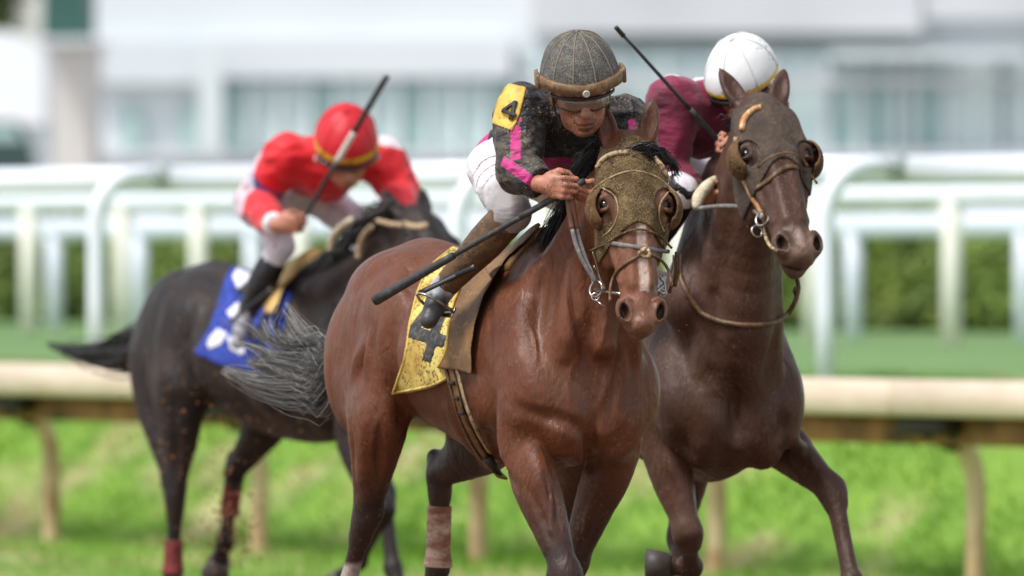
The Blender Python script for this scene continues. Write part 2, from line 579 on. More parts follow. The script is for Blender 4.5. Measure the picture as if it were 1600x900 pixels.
class Frame:
    """a running animal's own axes: forward F, left L, up U; th = heading to picture right of straight at us"""
    def __init__(s, th, d0, x0):
        th = math.radians(th); s.th = th
        s.O = np.array([(x0 - 800) / FPX * d0, d0, 0.0])
        s.h = np.array([math.sin(th), -math.cos(th), 0]); s.l = np.array([math.cos(th), math.sin(th), 0])
        s.M = np.eye(4); s.M[:3, 0] = s.h; s.M[:3, 1] = s.l; s.M[:3, 2] = (0, 0, 1); s.M[:3, 3] = s.O
        s.C = np.array([0, 0, HC]) - s.O; s.C = np.array([s.C @ s.h, s.C @ s.l, s.C[2]])
    def ray(s, px, py):
        v = at(px, py, 1.0) - np.array([0, 0, HC]); return np.array([v @ s.h, v @ s.l, v[2]])
    def L(s, px, py, L):
        r = s.ray(px, py); return s.C + r * ((L - s.C[1]) / r[1])
    def F(s, px, py, F):
        r = s.ray(px, py); return s.C + r * ((F - s.C[0]) / r[0])
    def px(s, p):
        wp = s.O + s.h * p[0] + s.l * p[1] + np.array([0, 0, p[2]])
        return 800 + wp[0] / wp[1] * FPX, HOR - (wp[2] - HC) / wp[1] * FPX
    def dir(s, al, pitch=0):
        """unit vector: al degrees to picture right of straight at the camera, pitch up"""
        a = s.th - math.radians(al); p = math.radians(pitch)
        return np.array([math.cos(a) * math.cos(p), -math.sin(a) * math.cos(p), math.sin(p)])
    def mat(s, base=(0, 0, 0)):
        M = s.M.copy(); M[:3, 3] = s.O + s.h * base[0] + s.l * base[1] + np.array([0, 0, base[2]])
        return Matrix(M.tolist())

# ================================================================== THE SETTING
PR = np.array([2.667, 59.3]); RE = np.array([-0.497, 0.8677]); RN = np.array([0.8677, 0.497])
def tq(t, q, z):
    p = PR + RE * t + RN * q
    return np.array([p[0], p[1], z])
def t_at(px, q):
    """how far along the rail line (offset q) the picture column px lies"""
    k = (px - 800) / FPX
    b = PR + RN * q
    return (k * b[1] - b[0]) / (RE[0] - k * RE[1])

m_dirt = mat('dirt', srgb(120, 92, 66), 0.95, noise=[(3, srgb(84, 62, 44), .35, .65, U1), (40, srgb(150, 120, 92), .45, .75, U1)],
             bump=[(9, .9, .08, U1), (60, .8, .02, U1)])
m_grass = mat('bank_grass', (0.22, 0.38, 0.06, 1), 0.75, spec=0.25, noise=[
    (1.6, (0.12, 0.25, 0.03, 1), .45, .65, U1), (0.9, (0.50, 0.46, 0.24, 1), .53, .68, (1, 1, 2.0)), (9, (0.27, 0.42, 0.06, 1), .5, .75, U1)],
    bump=[(30, .8, .05, U1)])
m_turf = mat('turf', (0.16, 0.27, 0.10, 1), 0.8, spec=0.2, noise=[(0.5, (0.12, 0.22, 0.075, 1), .4, .65, U1), (2.5, (0.22, 0.33, 0.12, 1), .5, .75, (1, 1, 1))], bump=[(20, .7, .04, U1)])
m_blade = mat('grass_blade', (0.28, 0.46, 0.065, 1), 0.6, spec=0.3, noise=[(1.6, (0.15, 0.31, 0.035, 1), .42, .62, U1), (0.9, (0.62, 0.52, 0.30, 1), .51, .64, (1, 1, 2.0))])
m_tan = mat('tan_paint', srgb(222, 203, 184), 0.5, noise=[(2, srgb(206, 184, 162), .4, .75, (1, 1, 3)), (14, srgb(150, 120, 92), .62, .8, U1)], bump=[(8, .3, .01, U1)])
m_tan_dk = mat('muddy_shaded_board', srgb(160, 112, 70), 0.7, noise=[(3, srgb(58, 38, 26), .4, .7, U1), (20, srgb(170, 120, 70), .6, .8, U1)])  # brown mud, with the shade under the cap mixed into the colour
m_post = mat('tan_post', srgb(204, 178, 140), 0.55, noise=[(5, srgb(140, 98, 62), .42, .7, (1, 1, .6)), (3, srgb(214, 196, 160), .55, .8, U1)])
m_iron = mat('dark_bracket', srgb(42, 32, 26), 0.6)
m_white = mat('white_rail_plastic', (0.80, 0.84, 0.92, 1), 0.35, coat=0.2, noise=[(2, (0.74, 0.77, 0.79, 1), .45, .8, U1)])
m_cream = mat('cream_post_plastic', (0.74, 0.73, 0.64, 1), 0.45, noise=[(3, (0.62, 0.63, 0.52, 1), .45, .8, U1)])
m_bluish = mat('blue_white_plastic', (0.72, 0.76, 0.86, 1), 0.45)
m_clamp = mat('grey_clamp', (0.38, 0.42, 0.42, 1), 0.5)

m_neutral_ground = mat('neutral_ground', (0.42, 0.41, 0.40, 1), 0.85, noise=[(0.4, (0.34, 0.335, 0.33, 1), .4, .65, U1)], bump=[(12, .4, .02, U1)])  # neutral grey, so unseen ground throws no green onto the walls
def sheet(name, qs, zs, t0, t1, nt_, m, kind='structure', rough=0.0, sub=1):
    qs2 = []; zs2 = []
    for i in range(len(qs) - 1):
        n = sub if isinstance(sub, int) else sub[i]
        for k in range(n):
            f = k / n; qs2.append(qs[i] + (qs[i + 1] - qs[i]) * f)
            zs2.append(zs[i] + (zs[i + 1] - zs[i]) * (f * f * (3 - 2 * f)))
    qs2.append(qs[-1]); zs2.append(zs[-1])
    ts = np.linspace(t0, t1, nt_)
    V = np.array([tq(t, q, z) for q, z in zip(qs2, zs2) for t in ts])
    if rough:
        V[:, 2] += rough * (vnoise(V, 1.3, 3) + 0.6 * vnoise(V, 4.1, 5))
    nq = len(qs2); Q = [[i * nt_ + j, i * nt_ + j + 1, (i + 1) * nt_ + j + 1, (i + 1) * nt_ + j] for i in range(nq - 1) for j in range(nt_ - 1)]
    o = mkmesh(name, V, np.array(Q)[:, ::-1], m, smooth=True)
    return tag(o, kind=kind)

sheet('ground', [-2500, -47, -46.5], [-0.06, -0.06, -0.25], -3000, 3000, 3, m_neutral_ground)
sheet('dirt_track', [-47, -8, -4.45, -4.4], [0.0, 0.0, -0.11, -0.4], -120, 160, 281, m_dirt, rough=0.015, sub=(40, 10, 1))
BQ = [-4.5, 0.35, 1.75, 2.2]; BZ = [-0.13, -0.16, 0.80, 0.87]
sheet('grass_bank', BQ, BZ, -25, 60, 426, m_grass, rough=0.022, sub=(30, 18, 4))
sheet('turf_course', [2.2, 40], [0.862, 0.862], -600, 900, 9, m_turf, sub=2)
sheet('unseen_bounce_ground', [40, 2600], [0.858, 0.858], -1500, 2500, 9, m_neutral_ground, sub=2)  # unseen grey ground added to keep green bounce off the grandstand

# blades on the bank: nobody could count them
nb = 90000
tt = rng.uniform(-7, 22, nb); qq = np.where(rng.random(nb) < .22, rng.uniform(-4.4, .3, nb), rng.uniform(.2, 2.6, nb))
zz = np.interp(qq, [-4.5, 0.35, 1.75, 2.2], [-0.13, -0.16, 0.80, 0.87])
f = np.clip((qq - 0.35) / 1.4, 0, 1); zz = np.where((qq > 0.35) & (qq < 1.75), -0.16 + 0.96 * f * f * (3 - 2 * f), zz)
B0 = PR + tt[:, None] * RE + qq[:, None] * RN
ht = rng.uniform(0.03, 0.085, nb) * (1 + 0.5 * vnoise(np.column_stack([B0, zz]), 2.0, 9))
an = rng.uniform(0, 6.28, nb); wd = rng.uniform(0.004, 0.009, nb)
ln = rng.uniform(-0.05, 0.05, (nb, 2)) + (-0.02, -0.03)
base = np.column_stack([B0, zz - 0.012])
dv = np.column_stack([np.cos(an), np.sin(an), np.zeros(nb)]) * wd[:, None]
tip = base + np.column_stack([ln, ht + 0.01])
V = np.stack([base - dv, base + dv, tip], 1).reshape(-1, 3)
tag(mkmesh('grass_blades', V, np.arange(nb * 3).reshape(-1, 3), m_blade), 'short green grass with straw patches growing on the bank behind the tan rail', 'grass', kind='stuff')

# --- tan inner rail of the dirt track
T0, T1 = -9.0, 34.0
mid = tq(t_at(1525, 0.28), 0, 0)
rail = empty('track_rail', Matrix.Translation(mid.tolist()), 'tan dirt-track running rail with overhanging cap and curved posts', 'rail')
RROT = np.array([[RE[0], RN[0], 0], [RE[1], RN[1], 0], [0, 0, 1]])
def seg_box(mb, t0, t1, q0, q1, z0, z1, bev):
    c = tq((t0 + t1) / 2, (q0 + q1) / 2, (z0 + z1) / 2)
    return mb.box(c, ((t1 - t0) / 2, (q1 - q0) / 2, (z1 - z0) / 2), RROT, bev)
posts_t = [t_at(x, 0.28) for x in (1525, 1120, 747, 405, 80)]
dt = (posts_t[-1] - posts_t[0]) / 4
all_t = [posts_t[0] - 2 * dt, posts_t[0] - dt] + posts_t + [posts_t[-1] + dt, posts_t[-1] + 2 * dt, posts_t[-1] + 3 * dt]
jt = [T0] + [t + 0.16 for t in all_t if T0 < t < T1 - 1] + [T1]
def shft(o, sh): 
    return o
for i in range(len(jt) - 1):
    seg_box(MB(), jt[i] + 0.003, jt[i + 1] - 0.003, -0.17, 0.10, 0.755, 0.945, 0.022).build('rail_cap', m_tan, rail, shift=mid)
    seg_box(MB(), jt[i] + 0.003, jt[i + 1] - 0.003, 0.06, 0.095, 0.60, 0.752, 0.012).build('lower_board', m_tan_dk, rail, shift=mid)
for t in all_t:
    path = crom([tq(t, 0.28, -0.3), tq(t, 0.28, 0.1), tq(t, 0.28, 0.38), tq(t, 0.235, 0.54), tq(t, 0.13, 0.66), tq(t, 0.02, 0.74)], 5)
    MB().tube(path, 0.055, 12).build('post', m_post, rail, shift=mid)
    mb = MB()
    mb.box(tq(t, -0.02, 0.70), (0.22, 0.06, 0.045), RROT, 0.01)
    mb.tube([tq(t + 0.2, 0.0, 0.70), tq(t + 0.02, 0.14, 0.58)], 0.025, 6)
    mb.tube([tq(t - 0.2, 0.0, 0.70), tq(t - 0.02, 0.14, 0.58)], 0.025, 6)
    mb.build('bracket', m_iron, rail, shift=mid)

# --- white turf rail with goosenecks
QA = 1.87
midA = tq(t_at(1290, QA), QA, 0.86)
ra = empty('turf_rail', Matrix.Translation(midA.tolist()), 'thick white plastic turf rail with large hooped posts, nearest of the white rails', 'rail', 'white rails of the turf course')
ga = [t_at(x, QA) for x in (1290, 716, 150)]
dA = (ga[2] - ga[0]) / 2
gta = [ga[0] - dA] + ga + [ga[2] + dA * 1.0, ga[2] + 2 * dA]
for t in gta:
    z0, zt, r = 0.80, 2.12, 0.30
    pts = [tq(t, QA, z0), tq(t, QA, 1.3), tq(t, QA, zt - r)]
    for a in np.linspace(0.25, math.pi / 2, 6):
        pts.append(tq(t, QA + r * (1 - math.cos(a)), zt - r + r * math.sin(a)))
    pts.append(tq(t, QA + 0.45, zt))
    MB().tube(pts, 0.056, 14).build('gooseneck_post', m_white, ra, shift=midA)
    MB().tube([tq(t, QA + 0.43, zt), tq(t, QA + 0.50, zt)], 0.075, 12).build('clamp', m_clamp, ra, shift=midA)
gg = sorted([T0 - 3] + [t + 0.5 for t in gta] + [42.0])
for i in range(len(gg) - 1):
    ps = [tq(tt_, QA + 0.53, 2.09) for tt_ in (gg[i] + 0.004, (gg[i] + gg[i + 1]) / 2, gg[i + 1] - 0.004)]
    MB().tube(ps, 0.085, 14, side=(RN[0], RN[1], 0), fl=0.55).build('top_rail', m_white, ra, shift=midA)

def post_rail(name, q, pxs, z_top, rr, pr_, m_p, m_r, label, t0, t1, low=None):
    b = tq(t_at(pxs[-1], q), q, 0.86)
    r_ = empty(name, Matrix.Translation(b.tolist()), label, 'rail', 'white rails of the turf course')
    for x in pxs:
        t = t_at(x, q)
        MB().tube([tq(t, q, 0.75), tq(t, q, 1.4), tq(t, q, z_top - rr * 0.6)], pr_, 12).build('post', m_p, r_, shift=b)
    MB().tube([tq(t, q, z_top) for t in np.linspace(t0, t1, 8)], rr, 12, side=(RN[0], RN[1], 0), fl=0.6).build('top_rail', m_r, r_, shift=b)
    if low: MB().tube([tq(t, q, low) for t in np.linspace(t0, t1, 8)], rr * 0.7, 10, side=(RN[0], RN[1], 0), fl=0.6).build('lower_rail', m_r, r_, shift=b)
post_rail('turf_rail', 17.6, (45, 191, 310, 470, 640, 850, 1060, 1270, 1487, 1690), 2.10, 0.085, 0.085, m_cream, m_white,
          'second white turf rail on straight cream posts', -30, 60, 2.32)
post_rail('turf_rail', 20.8, (-60, 85, 218, 395, 560, 740, 930, 1130, 1333, 1600), 1.87, 0.11, 0.085, m_bluish, m_bluish,
          'farthest white turf rail on bluish white posts in front of the hedge', -36, 66)

# --- hedge: clipped, many small leaf faces in clumps
m_hedge = mat('hedge_leaf', (0.20, 0.28, 0.07, 1), 0.7, spec=0.2, noise=[(0.6, (0.12, 0.16, 0.05, 1), .42, .62, U1), (1.7, (0.27, 0.34, 0.07, 1), .5, .7, U1), (.5, (0.17, 0.14, 0.08, 1), .6, .72, U1)])
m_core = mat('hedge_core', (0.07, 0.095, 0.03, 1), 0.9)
def hedge(t0, t1, q, h, label):
    b = tq((t0 + t1) / 2, q, 0.86)
    n = 15000
    hd = empty('hedge', Matrix.Translation(b.tolist()), label, 'hedge', 'hedges beyond the turf rails')
    t = rng.uniform(t0, t1, n); a = rng.uniform(0, math.pi, n); rr = rng.uniform(0.8, 1.08, n)
    z = 0.86 + (0.15 + (h - 0.15) * np.abs(np.sin(a)) ** 0.5 * rr) * rng.uniform(0.0, 1, n) ** 0.35
    qv = q - np.cos(a) * 0.6 * rr
    P = PR + t[:, None] * RE + qv[:, None] * RN
    c = np.column_stack([P, z]); c += 0.12 * vnoise(c, 1.5, 4)[:, None]
    u = rng.normal(size=(n, 3)); u /= np.linalg.norm(u, axis=1)[:, None]
    v = np.cross(u, rng.normal(size=(n, 3))); v /= np.linalg.norm(v, axis=1)[:, None]
    s = rng.uniform(0.05, 0.1, n)[:, None]
    V = np.stack([c - u * s, c + v * s * .6, c + u * s, c - v * s * .6], 1).reshape(-1, 3)
    mkmesh('foliage', V, np.arange(n * 4).reshape(-1, 4), m_hedge, hd, shift=b)
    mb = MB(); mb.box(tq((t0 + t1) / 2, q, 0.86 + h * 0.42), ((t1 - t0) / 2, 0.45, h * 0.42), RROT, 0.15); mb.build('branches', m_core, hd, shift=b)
ths = [t_at(x, 27.5) for x in (1900, 1500, 1180, 820, 480, 150, -250)]
labs = ['clipped green hedge at the right edge of the picture behind the cream post', 'clipped green hedge with brown patches right of the large hooped white post',
        'clipped green hedge hidden mostly behind the dark bay horse', 'clipped green hedge behind the leading bay horse and rider',
        'clipped green hedge behind the rider in red', 'clipped green hedge at the left between the white posts']
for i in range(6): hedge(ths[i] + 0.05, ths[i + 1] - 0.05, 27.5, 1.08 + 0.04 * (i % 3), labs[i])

# --- grandstand far behind
D = 240.0
m_wall = mat('pale_wall', (0.68, 0.71, 0.73, 1), 0.7, noise=[(0.25, (0.62, 0.66, 0.68, 1), .4, .7, U1)])
m_glass = mat('hazed_glass', (0.56, 0.68, 0.67, 1), 0.6, spec=0.2, noise=[(0.15, (0.64, 0.73, 0.72, 1), .4, .6, (1, 1, .4))])  # distance haze is painted into this pale glass colour
m_glass_d = mat('hazed_dark_glass', (0.38, 0.52, 0.50, 1), 0.6, spec=.2)  # deeper pane tone, also paled for haze
m_mull = mat('mullion', (0.68, 0.72, 0.73, 1), 0.5)
m_roof = mat('grey_roof', (0.60, 0.61, 0.63, 1), 0.6, noise=[(0.3, (0.54, 0.55, 0.57, 1), .4, .6, U1)])
m_dark = mat('dark_soffit', (0.24, 0.29, 0.29, 1), 0.7)  # even dark tone of the strip under the canopy
m_beige = mat('beige_wall', (0.66, 0.62, 0.58, 1), 0.8)
m_teal = mat('panel_and_shade_green', (0.03, 0.10, 0.08, 1), 0.6)
def pbox(x0, y0, x1, y1, d, depth, m, name, parent, sh, bev=0.0):
    """box whose front face covers a picture rectangle at distance d"""
    a = at(x0, y1, d); b = at(x1, y0, d)
    c = [(a[0] + b[0]) / 2, d + depth / 2, (a[2] + b[2]) / 2]
    return MB().box(c, ((b[0] - a[0]) / 2, depth / 2, (b[2] - a[2]) / 2), None, bev).build(name, m, parent, False, shift=sh)
gb = at(800, 460, D); gb[2] = 0.86
gs = empty('grandstand', Matrix.Translation(gb.tolist()), 'large pale grandstand with a long band of grey-green windows behind the rails', 'building')
pbox(140, -260, 2300, 462, D + 2.2, 14, m_wall, 'wall', gs, gb)
pbox(830, -60, 1440, 52, D + 1.4, .8, m_roof, 'canopy', gs, gb)
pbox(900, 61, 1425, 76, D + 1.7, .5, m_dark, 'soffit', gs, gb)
pbox(1443, -60, 2300, 30, D + 1.5, .7, m_roof, 'canopy', gs, gb)
pbox(1300, 78, 1600, 92, D + .6, 1, m_mull, 'lintel', gs, gb)
pbox(330, 60, 800, 122, D + 1.5, .7, m_wall, 'balcony_front', gs, gb)
pbox(310, 78, 345, 232, D + 0.1, .8, m_mull, 'column', gs, gb)
pbox(140, 62, 330, 130, D + 1.6, .6, m_wall, 'balcony_front', gs, gb)
for (x0, x1, m, yt) in [(193, 221, m_glass_d, 165), (285, 312, m_glass_d, 165)]:
    f_ = pbox(x0, yt, x1, 232, D + 1.9, .5, m, 'window', gs, gb)
xs = [345, 388, 436, 482, 528, 575, 622, 668, 712, 760, 805]
for i in range(len(xs) - 1):
    pbox(xs[i] + 3, 128, xs[i + 1] - 3, 232, D + 1.9, .5, m_glass if i % 3 else m_glass_d, 'window', gs, gb)
    pbox(xs[i] - 4, 124, xs[i] + 4, 234, D + 1.7, .6, m_mull, 'mullion', gs, gb)
xs = [812, 880, 960, 1040, 1120, 1205, 1290, 1342, 1400, 1425, 1480, 1555, 1580, 1660, 1740, 1850]
for i in range(len(xs) - 1):
    nar = xs[i + 1] - xs[i] < 60
    pbox(xs[i] + 5, 80, xs[i + 1] - 5, 232, D + 1.9, .5, m_glass_d if nar else m_glass, 'window', gs, gb)
    pbox(xs[i] - 5, 78, xs[i] + 5, 234, D + 1.7, .6, m_mull, 'mullion', gs, gb)
pbox(812, 118, 1850, 132, D + 1.3, .3, m_roof, 'rail_band', gs, gb)
pbox(140, 234, 2300, 246, D + 1.4, 1, m_wall, 'sill_band', gs, gb)
pbox(-300, 298, 2300, 352, 200, .5, m_wall, 'concourse_wall', None, None).name = 'perimeter_wall'
tag(bpy.data.objects['perimeter_wall'], 'long low pale wall between the hedge and the grandstand', 'wall')
pbox(-400, 352, 2400, 372, 196, .5, m_teal, 'teal_shadow_strip', None, None)  # dark strip that paints the teal shadow along the hedge top
tag(bpy.data.objects['teal_shadow_strip'], 'dark teal strip painted as the shadow just above the top of the hedge', 'shadow strip')
# left end: beige block, green tower panel, white tent, parked vehicle, trees
b2 = at(105, 240, 215); b2[2] = 0.86
bh = empty('service_building', Matrix.Translation(b2.tolist()), 'beige service building under a dark green panel left of the grandstand', 'building')
pbox(68, 64, 142, 470, 218, 6, m_beige, 'wall', bh, b2)
pbox(66, -120, 134, 60, 217, 5, m_teal, 'green_panel', bh, b2)
pbox(60, 59, 146, 67, 216, 8, m_wall, 'ledge', bh, b2)
m_tent = mat('tent_canvas', (0.86, 0.87, 0.88, 1), 0.6)
tb = at(20, 190, 205); tb[2] = 0.86
te = empty('marquee_tent', Matrix.Translation(tb.tolist()), 'white dome-topped tent at the left edge of the picture', 'tent')
def pxpoly(pts, d, depth, m, name, parent, sh):
    """outline seen in the picture, given real thickness"""
    k = len(pts); P = [at(x, y, d) for x, y in pts] + [at(x, y, d) + np.array([0, depth, 0]) for x, y in pts]
    c0, c1 = np.mean(P[:k], 0), np.mean(P[k:], 0)
    Q = [[i, k + i, k + (i + 1) % k, (i + 1) % k] for i in range(k)]
    T = [[2 * k, i, (i + 1) % k] for i in range(k)] + [[2 * k + 1, k + (i + 1) % k, k + i] for i in range(k)]
    return MB().add(P + [c0, c1], Q, T).build(name, m, parent, False, shift=sh)
dome = [(-95, 195)] + [(-25 + 95 * math.cos(a) * -1 if False else -25 - 95 * math.cos(a), 100 - 55 * math.sin(a)) for a in np.linspace(0.15, math.pi - 0.15, 14)] + [(70, 195)]
pxpoly(dome, 205, 4, m_tent, 'canvas', te, tb)
pxpoly([(-95, 197), (70, 197), (70, 300), (-95, 300)], 205.3, 3.4, m_mull, 'side_wall', te, tb)
vb = at(20, 240, 190); vb[2] = 0.86
m_car = mat('dark_green_paint', (0.02, 0.055, 0.05, 1), 0.3, coat=.5)
m_tyre = mat('tyre_rubber', (0.02, 0.02, 0.02, 1), 0.8)
van = empty('parked_van', Matrix.Translation(vb.tolist()), 'dark green vehicle parked below the white tent', 'van')
pxpoly([(-120, 375), (-120, 250), (-100, 200), (-70, 190), (28, 190), (44, 212), (52, 240), (54, 375)], 190, 2.0, m_car, 'body', van, vb)
pxpoly([(-60, 198), (22, 198), (36, 220), (-60, 220)], 189.97, .1, m_glass_d, 'window', van, vb)
for x in (-85, 22):
    c = at(x, 380, 190); MB().tube([c + [0, -.05, 0], c + [0, .2, 0]], 0.36, 16).build('wheel', m_tyre, van, shift=vb)

# trees beyond the roofs
m_leaf = mat('tree_leaf', (0.10, 0.16, 0.035, 1), 0.7, spec=.2, noise=[(0.5, (0.05, 0.10, 0.03, 1), .42, .62, U1), (1.2, (0.17, 0.2, 0.05, 1), .52, .7, U1)])
m_bark = mat('bark', (0.09, 0.065, 0.045, 1), 0.9)
def tree(px_, py_, d, r, label):
    c = at(px_, py_, d); b = np.array([c[0], d, 0.8])
    tr = empty('tree', Matrix.Translation(b.tolist()), label, 'tree', 'trees beyond the roofs')
    mb = MB(); mb.tube(crom([b, b + [.1, 0, (c[2] - .8) * .5], c], 4), np.linspace(.28, .08, 9), 8)
    cl = []
    for k in range(9):
        v = rng.normal(size=3); v /= np.linalg.norm(v); e = c + v * r * rng.uniform(.45, .8) * [1, 1, .8]; cl.append(e)
        s0 = b + (c - b) * rng.uniform(.45, .9); mb.tube([s0, (s0 + e) / 2 + [0, 0, .2], e], [.09, .06, .02], 6)
    mb.build('trunk', m_bark, tr, shift=b)
    n = 5200; ci = rng.integers(0, len(cl), n); v = rng.normal(size=(n, 3)); v /= np.linalg.norm(v, axis=1)[:, None]
    p = np.array(cl)[ci] + v * (r * .5 * rng.uniform(.3, 1, n) ** .5)[:, None]
    u = rng.normal(size=(n, 3)); u /= np.linalg.norm(u, axis=1)[:, None]; w2 = np.cross(u, v); s = rng.uniform(.08, .16, n)[:, None]
    V = np.stack([p - u * s, p + w2 * s * .6, p + u * s, p - w2 * s * .6], 1).reshape(-1, 3)
    mkmesh('crown', V, np.arange(n * 4).reshape(-1, 4), m_leaf, tr, shift=b)
tree(0, -30, 262, 2.6, 'green tree at the top left corner of the picture')
tree(-160, -60, 270, 2.8, 'green tree beyond the left edge of the picture')

# ================================================================== HORSES
FR = Frame(25, 37.5, 872)      # leading bay
RR = Frame(16, 39.4, 1113)     # dark bay on its left side
LR = Frame(28, 47.6, 506)      # black horse with the rider in red
EYE3 = np.eye(3)

def rotcols(x, y, z):
    return np.stack([nrm(x), nrm(y), nrm(z)], 1)

def frame_from(y, zhint):
    """columns x,y,z with y kept, z near zhint"""
    y = nrm(y); z = np.asarray(zhint, float); z = nrm(z - y * (z @ y)); x = np.cross(y, z)
    return np.stack([x, y, z], 1)

def horse_head_prims(mouth=0.0):
    """head frame: x = animal's right, y = down the face, z = out of the face"""
    T = np.array([[0, 1, 0], [1, 0, 0], [0, 0, 1.0]]).T
    M = np.eye(4); M[:3, :3] = np.stack([[0, 1, 0], [1, 0, 0], [0, 0, 1]], 1)
    # loft: x along the face, y lateral, z out
    st = [(-0.075, -0.030, .045, .030, .060, 0.3, 0.2),
          (-0.02, -0.035, .072, .075, .110, 0.35, 0.2),
          (0.06, -0.040, .088, .098, .150, 0.30, 0.3),
          (0.13, -0.045, .098, .108, .170, 0.28, 0.35),
          (0.20, -0.050, .098, .112, .178, 0.30, 0.40),
          (0.27, -0.050, .084, .105, .165, 0.32, 0.40),
          (0.34, -0.040, .069, .090, .128, 0.30, 0.30),
          (0.41, -0.030, .059, .075, .095, 0.25, 0.25),
          (0.48, -0.025, .054, .066, .078, 0.25, 0.20),
          (0.545, -0.022, .057, .062, .070, 0.25, 0.20),
          (0.595, -0.022, .050, .045, .062, 0.2, 0.2),
          (0.618, -0.022, .036, .028, .045, 0.2, 0.2)]
    st = [(a, b, c * 1.13, d, e, f_, g) for a, b, c, d, e, f_, g in st]
    P = [Loft(st, 0.02, M=M)]
    for s in (1.13, -1.13):
        P += [Ell((s * .078, .172, .008), (.026, .046, .026), None, .03),            # brow over the eye
              Ell((s * .062, .262, -.125), (.034, .10, .085), None, .03),           # jowl
              Chain([(s * .088, .235, -.005), (s * .078, .30, -.018), (s * .062, .38, -.028)], [.013, .012, .006], .014),   # facial crest
              Cone((s * .030, .22, .044), (s * .024, .47, .030), .017, .012, .03),      # nasal ridge
              Ell((s * .092, .191, .010), (.017, .018, .017), None, .008, 's'),     # eye socket
              Chain([(s * .082, .166, .027), (s * .099, .172, .022), (s * .108, .192, .010), (s * .104, .212, .0)], [.008, .010, .009, .006], .008),
              Chain([(s * .088, .212, .026), (s * .102, .214, .014), (s * .106, .206, .002)], [.008, .008, .006], .008),
              Ell((s * .046, .555, .004), (.032, .050, .038), rotcols((1, .15 * s, 0), (-.15 * s, 1, .2), (0, -.2, 1)), .016),  # nostril wing
              Ell((s * .055, .562, .026), (.0165, .033, .032), rotcols((1, .38 * s, 0), (-.38 * s, 1, .3), (0, -.3, 1)), .005, 's'),
              Chain([(s * .036, .528, .034), (s * .050, .522, .030), (s * .066, .545, .016), (s * .066, .575, .008)], [.006, .008, .008, .005], .006),
              Chain([(s * .048, .45, -.005), (s * .038, .40, .01), (s * .05, .33, .01)], [.008, .009, .006], .02),
              Ell((s * .070, .07, -.005), (.022, .06, .03), None, .04)]                  # temple
    P += [Ell((0, .604, .006), (.040, .034, .040), None, .02),                         # upper lip
          Ell((0, .588 + mouth * .2, -.062 - mouth * .4), (.034, .040, .028), None, .02),     # chin
          Chain([(0, .40, -.09), (0, .50, -.085 - mouth * .3), (0, .60, -.050 - mouth)], [.032, .030, .022], .02, side=(1, 0, 0), fl=1.0),
          Ell((0, .632, -.030 - mouth * .5), (.052, .060, .0045 + mouth * .4), None, .006, 's')]
    return P

def horse_ear_prims(s, back=0.0, out=0.35):
    a = np.array([s * .056, -.030, -.025]); d = nrm((s * out, -1.0, .10 - back)); n = nrm(np.cross(d, (1, 0, 0)))
    n = n if n[2] > 0 else -n
    x = np.cross(d, n)
    p = [a + d * t for t in (0, .035, .072, .108, .14, .160)]
    P = [Chain(p, [.026, .033, .034, .027, .015, .004], .018, side=n, fl=.62)]
    q = [a + d * t + n * .020 for t in (.03, .066, .10, .136)]
    P.append(Chain(q, [.012, .022, .018, .006], .008, side=n, fl=.8, op='s'))
    return P

def trunk_prims(dz=0.0, fat=1.0, arch=0.0):
    st = [(-1.44, 1.20, .05, .06, .10, .1, .1), (-1.385, 1.21, .155, .17, .20, .3, .2), (-1.28, 1.24, .232, .285, .25, .36, .2), (-1.12, 1.27, .272, .325, .28, .40, .2),
          (-0.95, 1.26, .280, .335, .29, .42, .3), (-0.75, 1.23, .283, .315, .30, .35, .3), (-0.50, 1.20, .298, .315, .33, .35, .3),
          (-0.28, 1.19, .290, .345, .345, .45, .35), (-0.05, 1.19, .262, .415, .355, .60, .40), (0.12, 1.18, .242, .36, .33, .55, .40),
          (0.24, 1.14, .205, .26, .26, .4, .4), (0.33, 1.12, .12, .14, .17, .3, .3)]
    st = [(a, b + dz, c * fat, d, e, f_, g) for a, b, c, d, e, f_, g in st]
    P = [Loft(st, .03)]
    U = lambda F, L, Z: (F, L, Z + dz)
    for s in (1, -1):
        P += [Ell(U(.08, s * .170, 1.20), (.125, .085, .27), rotcols((1, 0, .45), (0, 1, 0), (-.45, 0, 1)), .07),     # shoulder
              Ell(U(-.10, s * .205, 1.10), (.16, .075, .14), rotcols((1, 0, -.3), (0, 1, 0), (.3, 0, 1)), .04),       # triceps
              Ell(U(.22, s * .105, 1.045), (.115, .098, .165), rotcols((1, 0, .25), (0, 1, 0), (-.25, 0, 1)), .03),         # breast
              Ell(U(.215, s * .185, 1.10), (.085, .07, .12), None, .07),                                           # point of shoulder
              Ell(U(-1.00, s * .135, 1.42), (.26, .12, .13), None, .09),                                          # croup
              Ell(U(-1.21, s * .180, 1.16), (.17, .10, .24), rotcols((1, 0, .2), (0, 1, 0), (-.2, 0, 1)), .05),  # buttock
              Ell(U(-.93, s * .225, 1.10), (.15, .07, .20), rotcols((1, 0, -.45), (0, 1, 0), (.45, 0, 1)), .05),   # thigh
              Ell(U(-.80, s * .215, 1.36), (.11, .06, .08), None, .09)]                                         # point of hip
    return P

def leg_prims(pts, rad, s, fl=1.0, side=(0, 1, 0), k=.03, extra=()):
    return [Chain(pts, rad, k, side=side, fl=fl, n=3)] + list(extra)

class Horse:
    pass

